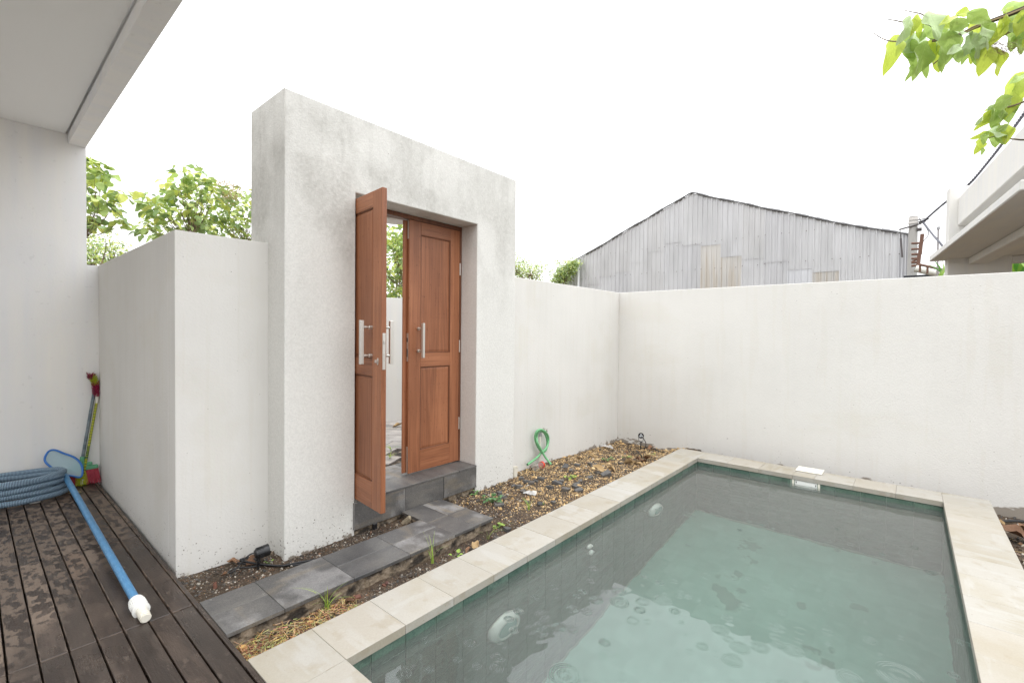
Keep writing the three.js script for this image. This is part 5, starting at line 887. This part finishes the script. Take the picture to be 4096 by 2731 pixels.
{
  rnd = mul(2024);
  const z = (a, b, d) => at(330 + a / 3.266, 600 + b / 3.266, d + rr(-0.7, 0.7));
  const C1 = [[100, 200], [40, 170], [180, 190], [240, 235], [60, 240], [30, 340], [60, 440], [150, 380], [210, 350], [270, 350], [90, 420], [330, 550], [250, 610], [480, 555], [540, 585], [330, 660], [380, 720], [330, 770], [210, 640], [60, 660], [130, 720], [60, 800], [30, 880], [90, 970], [220, 990], [400, 970], [460, 920], [30, 100], [-60, 250], [-120, 420], [-60, 600], [-140, 700], [-60, 900], [-200, 550], [-160, 300], [-220, 800]].map(([a, b]) => ({ p: z(a, b, 12.5) }));
  leafTree('teak_tree', 'broad leaved tree growing beside the end of the house wall', at(190, 1330, 12.5).setY(-0.26), C1, { n: 9, r: 0.14, leaf: 0.21, drop: 2.6, trunk: 0.07, own: 280, group: 'broad leaved trees behind the walls' });
  const C2 = [[1300, 310], [1380, 320], [1540, 340], [1570, 380], [1250, 390], [1420, 420], [1170, 470], [1240, 500], [1560, 470], [1480, 450], [1700, 510], [1740, 460], [1690, 560], [1290, 560], [1180, 610], [1130, 610], [920, 610], [980, 640], [880, 650], [1450, 590], [1600, 600], [1240, 690], [1400, 690], [1330, 640], [1520, 640], [1680, 640], [1100, 750], [850, 750], [960, 760], [1030, 820], [1150, 860], [930, 810], [1290, 780], [1300, 850], [1420, 840], [1350, 920], [1500, 900], [960, 930], [1130, 960], [1040, 890], [800, 1010], [890, 1050], [1010, 1080], [860, 1000], [1250, 1000], [1400, 1000], [1550, 950], [1650, 900], [1720, 960], [1560, 1040], [1700, 1040], [1240, 1080], [1100, 1100], [1000, 1150], [1380, 1100], [1480, 1130], [1600, 720], [1500, 760], [1640, 800], [1200, 1180]].map(([a, b]) => ({ p: z(a, b, 12) }));
  leafTree('teak_tree', 'broad leaved tree rising over the corner of the low white wall', V(-9.6, -0.26, -4.4), C2, { n: 9, r: 0.15, leaf: 0.2, drop: 1.9, trunk: 0.08, own: 290, group: 'broad leaved trees behind the walls' });
  const C3 = [[1780, 730], [1750, 830], [1860, 700], [1850, 960], [1950, 820], [2000, 900], [1900, 640], [1980, 600], [2080, 780], [2100, 680], [2050, 600], [2000, 980], [2100, 1000], [1950, 1050], [2080, 1100], [2150, 900], [1800, 1060], [1850, 1120], [2180, 800], [2180, 650], [1920, 720], [1830, 560], [1900, 560], [1880, 880], [1760, 930], [2250, 760], [2300, 900], [2260, 1020], [2360, 820], [2400, 1000], [2140, 560], [1960, 1150], [2120, 1180]].map(([a, b]) => ({ p: z(a, b, 12.5) }));
  const t3 = leafTree('teak_tree', 'denser leafy tree with a dry flower head against the gate side', V(-9.2, -0.26, -6.0), C3, { n: 16, r: 0.19, leaf: 0.15, drop: 1.8, trunk: 0.08, own: 260, group: 'broad leaved trees behind the walls' });
  const fl = []; for (let i = 0; i < 900; i++) { const k = rnd() < 0.75, c = k ? z(1900, 560, 12.2) : z(1900, 660, 12.2), d = V(rr(-1, 1), rr(-0.6, 1), rr(-1, 1)).multiplyScalar(k ? 0.24 : 0.15); fl.push(new THREE.TetrahedronGeometry(0.012).translate(c.x + d.x + 9.2, c.y + d.y + 0.26, c.z + d.z + 6.0)); }
  const fm = mesh('flower_head', merge(fl), std({ color: lin(0.46, 0.33, 0.17), roughness: 0.9 }), t3); fm.userData.kind = 'stuff';
  // fine leaved trees farther off
  const soft = (px, py, d, w, h, n, k) => { const l = []; for (let i = 0; i < n; i++) { const a = rr(-1, 1), b = rr(-1, 1); if (a * a + b * b > 1) { i--; continue; } l.push({ p: at(px + a * w, py + b * h, d + rr(-1, 1) * k) }); } return l; };
  leafTree('feathery_tree', 'pale feathery tree low behind the house wall', V(-23, -0.26, -3.8), soft(400, 1030, 24, 110, 85, 60, 1.5), { n: 30, r: 0.38, leaf: 0.12, drop: 1.2, trunk: 0.16 });
  leafTree('feathery_tree', 'feathery tree over the wall between the gate and the shed', V(-12.5, -0.26, -21.5), [...soft(2050, 1070, 24, 70, 55, 38, 1.2), ...soft(2120, 1085, 24, 60, 30, 22, 1)], { n: 34, r: 0.3, leaf: 0.1, drop: 1.0, trunk: 0.15 });
  leafTree('garden_tree', 'light green leafy tree seen through the open gate', at(1585, 1400, 10.8).setY(-0.26), soft(1590, 1055, 10.8, 130, 165, 90, 0.9), { n: 20, r: 0.24, leaf: 0.125, drop: 1.0, trunk: 0.09, own: 290 });
  // climber on the end of the shed
  { const list = soft(2250, 1090, 22.3, 45, 42, 30, 0.3).concat(soft(2290, 1055, 22.3, 25, 20, 12, 0.2), soft(2225, 1120, 22.2, 25, 30, 10, 0.3)); const o = at(2235, 1330, 22.3).setY(-0.26); leafTree('climbing_vine', 'thick green vine hanging over the low end of the shed roof', o, list, { n: 34, r: 0.22, leaf: 0.11, drop: 0.5, trunk: 0.05 }); scene.children.at(-1).userData.category = 'vine'; }
  // big leaved plants behind the far wall on the right
  const plantMat = [leafy(0.12, 0.34, 0.04, 0.3), leafy(0.28, 0.48, 0.04, 0.4)], plantLeaf = leafGeo(9, 4, 0.34, 0.5, 0.3, 0.08);
  const plant = (label, base, leaves) => { const t = thing('broad_leaf_plant', label, 'plant', [base.x, -0.26, base.z]); const st = []; leaves.forEach(([a, b, d, len, ang, k], i) => { const p = at(a, b, d).sub(V(base.x, -0.26, base.z)), m = mesh('leaf', plantLeaf, plantMat[k], t), dirv = camRight.clone().multiplyScalar(Math.cos(ang)).addScaledVector(camUp, Math.sin(ang)).normalize(), zz = dirv.clone().cross(camBack).normalize(), yy = zz.clone().cross(dirv).normalize(); m.quaternion.setFromRotationMatrix(new THREE.Matrix4().makeBasis(dirv, yy, zz)); m.rotateX(rr(-0.9, 0.9)); m.position.copy(p); m.scale.setScalar(len); st.push(taperTube([[0, 0, 0], [p.x * 0.3, p.y * 0.6, p.z * 0.3], p], 0.03, 0.012, 8, 6)); }); mesh('stems', merge(st), plantMat[0], t); };
  const b1 = at(4100, 1330, 15); plant('broad leaved plant between the white house pillar and the frame edge', b1, [[4070, 1092, 15, 0.75, 1.1, 0], [4062, 1096, 15, 0.6, 1.35, 1], [4090, 1080, 15.2, 0.7, 0.7, 0], [4110, 1060, 15, 0.8, 2.3, 0], [4130, 1100, 15, 0.8, 1.9, 1], [4085, 1100, 15.3, 0.5, 0.3, 0]]);
  const b2 = at(3775, 1330, 14); plant('broad leaved plant peeping over the far wall before the white pillar', b2, [[3752, 1106, 13.6, 0.5, 0.75, 1], [3760, 1110, 13.8, 0.4, 1.3, 0], [3775, 1112, 13.9, 0.4, 1.9, 0]]);
}
// ---- the near branch hanging in at the upper right; its trunk stands outside the frame
{
  rnd = mul(404);
  const D = 6.4, base = V(5.6, -0.26, -7.4), t = thing('teak_tree', 'near tree whose large leaves hang in over the white house', 'tree', [base.x, base.y, base.z], 0, 'broad leaved trees behind the walls');
  const loc = (v) => v.clone().sub(base), zA = (a, b, d = D) => at(3480 + a / 3.41, 20 + b / 3.41, d), zB = (a, b, d = 7.2) => at(3850 + a / 4.354, 280 + b / 4.354, d);
  const fork = loc(at(4700, 150, 7.6));
  mesh('trunk', taperTube([[0, -0.2, 0], [fork.x * 0.2 + 0.1, fork.y * 0.5, fork.z * 0.2], fork], 0.14, 0.07, 16, 10), bark, t);
  const br = [taperTube([fork, loc(zA(2500, -80)), loc(zA(1900, 130)), loc(zA(1440, 300)), loc(zA(1240, 400)), loc(zA(850, 490))], 0.05, 0.012, 24, 7), taperTube([fork, loc(zA(2600, 160, 6.6)), loc(zA(2080, 270, 6.6)), loc(zA(1820, 420, 6.5)), loc(zA(1500, 560, 6.5))], 0.035, 0.008, 18, 6), taperTube([fork, loc(zB(1500, 350)), loc(zB(1071, 560)), loc(zB(820, 640)), loc(zB(560, 720))], 0.03, 0.006, 16, 6), taperTube([fork, loc(zB(1500, 1150)), loc(zB(920, 1210)), loc(zB(560, 1130)), loc(zB(430, 1190))], 0.022, 0.005, 16, 6)];
  for (const c of [[[800, 180], [700, 120], [580, 95], [450, 65]], [[480, 240], [370, 215], [210, 188]], [[430, 498], [270, 490], [150, 445], [55, 380]], [[865, 810], [950, 740], [1030, 640]], [[1200, 270], [1190, 180], [1250, 60]]]) br.push(taperTube(c.map(([a, b]) => loc(zA(a, b))), 0.0065, 0.0032, 10, 5));
  mesh('branches', merge(br), std({ map: concMap, color: lin(1.6, 1.5, 1.3), roughness: 0.85 }), t);
  const tw = []; for (let i = 0; i < 120; i++) { const a = zA(1720 + rr(-130, 130), 560 + rr(-90, 90)), b = a.clone().add(V(rr(-1, 1), rr(-1, 0.6), rr(-1, 1)).multiplyScalar(0.09)); tw.push(rod(loc(a), loc(b), 0.0012, 3)); } for (let i = 0; i < 60; i++) { const a = zA(1980 + rr(-110, 130), 640 + rr(-60, 50)), b = a.clone().add(V(rr(-1, 1), rr(-1, 1), rr(-1, 1)).multiplyScalar(0.05)); tw.push(rod(loc(a), loc(b), 0.0009, 3)); }
  const twm = mesh('flower_stalks', merge(tw), std({ color: lin(0.3, 0.2, 0.12), roughness: 0.9 }), t); twm.userData.kind = 'stuff';
  const mats = [leafy(0.36, 0.5, 0.12, 0.42), phy({ color: lin(0.48, 0.6, 0.33), roughness: 0.6, transmission: 0.25, thickness: 0, side: THREE.DoubleSide, bumpMap: veins, bumpScale: 0.004 }), leafy(0.5, 0.6, 0.07, 0.5)];
  const geos = [leafGeo(12, 6, 0.48, 0.22, 0.22, 0.45), leafGeo(12, 6, 0.56, 0.14, 0.16, 0.4), leafGeo(12, 6, 0.38, 0.3, 0.28, 0.45)];
  for (const q of [mats[0], mats[2]]) { q.bumpMap = veins; q.bumpScale = 0.004; }
  const put = (c, len, deg, k, g) => {
    const a = deg * Math.PI / 180, dir = camRight.clone().multiplyScalar(Math.cos(a)).addScaledVector(camUp, -Math.sin(a)).addScaledVector(camBack, rr(-0.35, 0.35)).normalize(), zz = dir.clone().cross(camBack).normalize(), yy = zz.clone().cross(dir).normalize();
    const m = mesh('leaf', geos[g], mats[k], t); m.quaternion.setFromRotationMatrix(new THREE.Matrix4().makeBasis(dir, yy, zz)); m.rotateX(Math.PI / 2 * 0 + rr(-0.6, 0.6) + (k === 1 ? -0.3 : 0.25)); m.scale.setScalar(len); m.position.copy(loc(c).addScaledVector(dir, -len * 0.5));
  };
  const A = [[335, 615, 430, 113, 2, 2], [515, 330, 310, 112, 1, 0], [630, 510, 360, 150, 1, 1], [900, 260, 330, 75, 1, 1], [940, 480, 320, 80, 0, 1], [1180, 450, 260, 62, 1, 1], [1310, 340, 260, -5, 1, 0], [1130, 160, 230, 165, 2, 2], [1350, 80, 230, -15, 2, 2], [1520, 170, 250, 25, 0, 0], [1480, 330, 280, 100, 2, 1], [720, 750, 380, 98, 0, 1], [620, 690, 360, 88, 0, 2], [575, 905, 190, 112, 0, 2], [920, 700, 320, 80, 2, 1], [985, 790, 170, 86, 0, 2], [1095, 560, 310, 92, 0, 1], [765, 890, 160, 80, 0, 2], [1205, 690, 150, 95, 0, 1], [1300, 700, 150, 90, 0, 1], [1350, 560, 270, 125, 1, 1], [1510, 560, 250, 78, 1, 1], [1450, 690, 170, 85, 0, 0], [1390, 690, 160, 95, 2, 0], [1575, 760, 260, 96, 2, 1], [1765, 760, 270, 72, 2, 1], [1700, 690, 170, 85, 0, 0], [1620, 430, 220, 72, 1, 0], [1770, 390, 230, 115, 2, 2], [1930, 160, 330, 140, 2, 1], [1950, 60, 280, 118, 0, 1], [1960, 290, 190, 165, 1, 0], [1970, 430, 280, 100, 0, 1], [2060, 520, 220, 92, 0, 1], [2080, 230, 220, 100, 2, 1], [470, 470, 260, 105, 0, 2], [660, 300, 220, 70, 2, 0], [780, 330, 240, 110, 0, 0], [830, 640, 260, 95, 2, 1], [1060, 650, 220, 130, 0, 0], [1180, 590, 180, 150, 1, 0], [640, 250, 200, 100, 2, 2], [560, 620, 240, 70, 0, 1], [1110, 280, 200, 30, 2, 0], [1250, 270, 220, 10, 0, 0], [1010, 350, 220, 100, 0, 1], [1660, 340, 200, 40, 0, 0], [1860, 250, 160, 80, 2, 2], [2120, 380, 260, 110, 0, 1], [2200, 120, 320, 120, 0, 1], [2260, 300, 300, 100, 2, 1], [2330, 500, 280, 95, 0, 1]];
  for (const [a, b, l, deg, k, g] of A) put(zA(a, b, D + rr(-0.25, 0.25)), l / 3.41 * D / F * 0.92, deg, k, g);
  const Bl = [[945, 350, 560, 117, 2, 2], [750, 570, 280, 10, 0, 1], [930, 590, 210, 75, 0, 1], [465, 790, 300, 130, 1, 1], [400, 880, 260, 115, 2, 0], [600, 640, 200, 155, 2, 2], [690, 720, 220, 95, 1, 1], [590, 830, 260, 100, 0, 1], [810, 710, 280, 85, 0, 1], [700, 830, 220, 75, 0, 1], [1020, 120, 230, 165, 0, 0], [620, 740, 240, 120, 0, 1], [1010, 300, 360, 112, 0, 2], [580, 1030, 190, 130, 2, 0], [760, 1000, 250, -12, 0, 2], [670, 1090, 280, 5, 1, 1], [585, 1190, 230, 100, 0, 1], [780, 1100, 250, 92, 2, 1], [330, 1140, 190, 155, 2, 2], [385, 1190, 150, 110, 0, 0], [315, 1310, 230, 120, 2, 0], [360, 1410, 90, 100, 0, 0], [480, 1090, 160, 170, 0, 2], [700, 1180, 200, 60, 0, 1]];
  for (const [a, b, l, deg, k, g] of Bl) put(zB(a, b, 7.2 + rr(-0.15, 0.15)), l / 4.354 * 7.2 / F * 0.95, deg, k, g);
}

renderer.render(scene, camera);
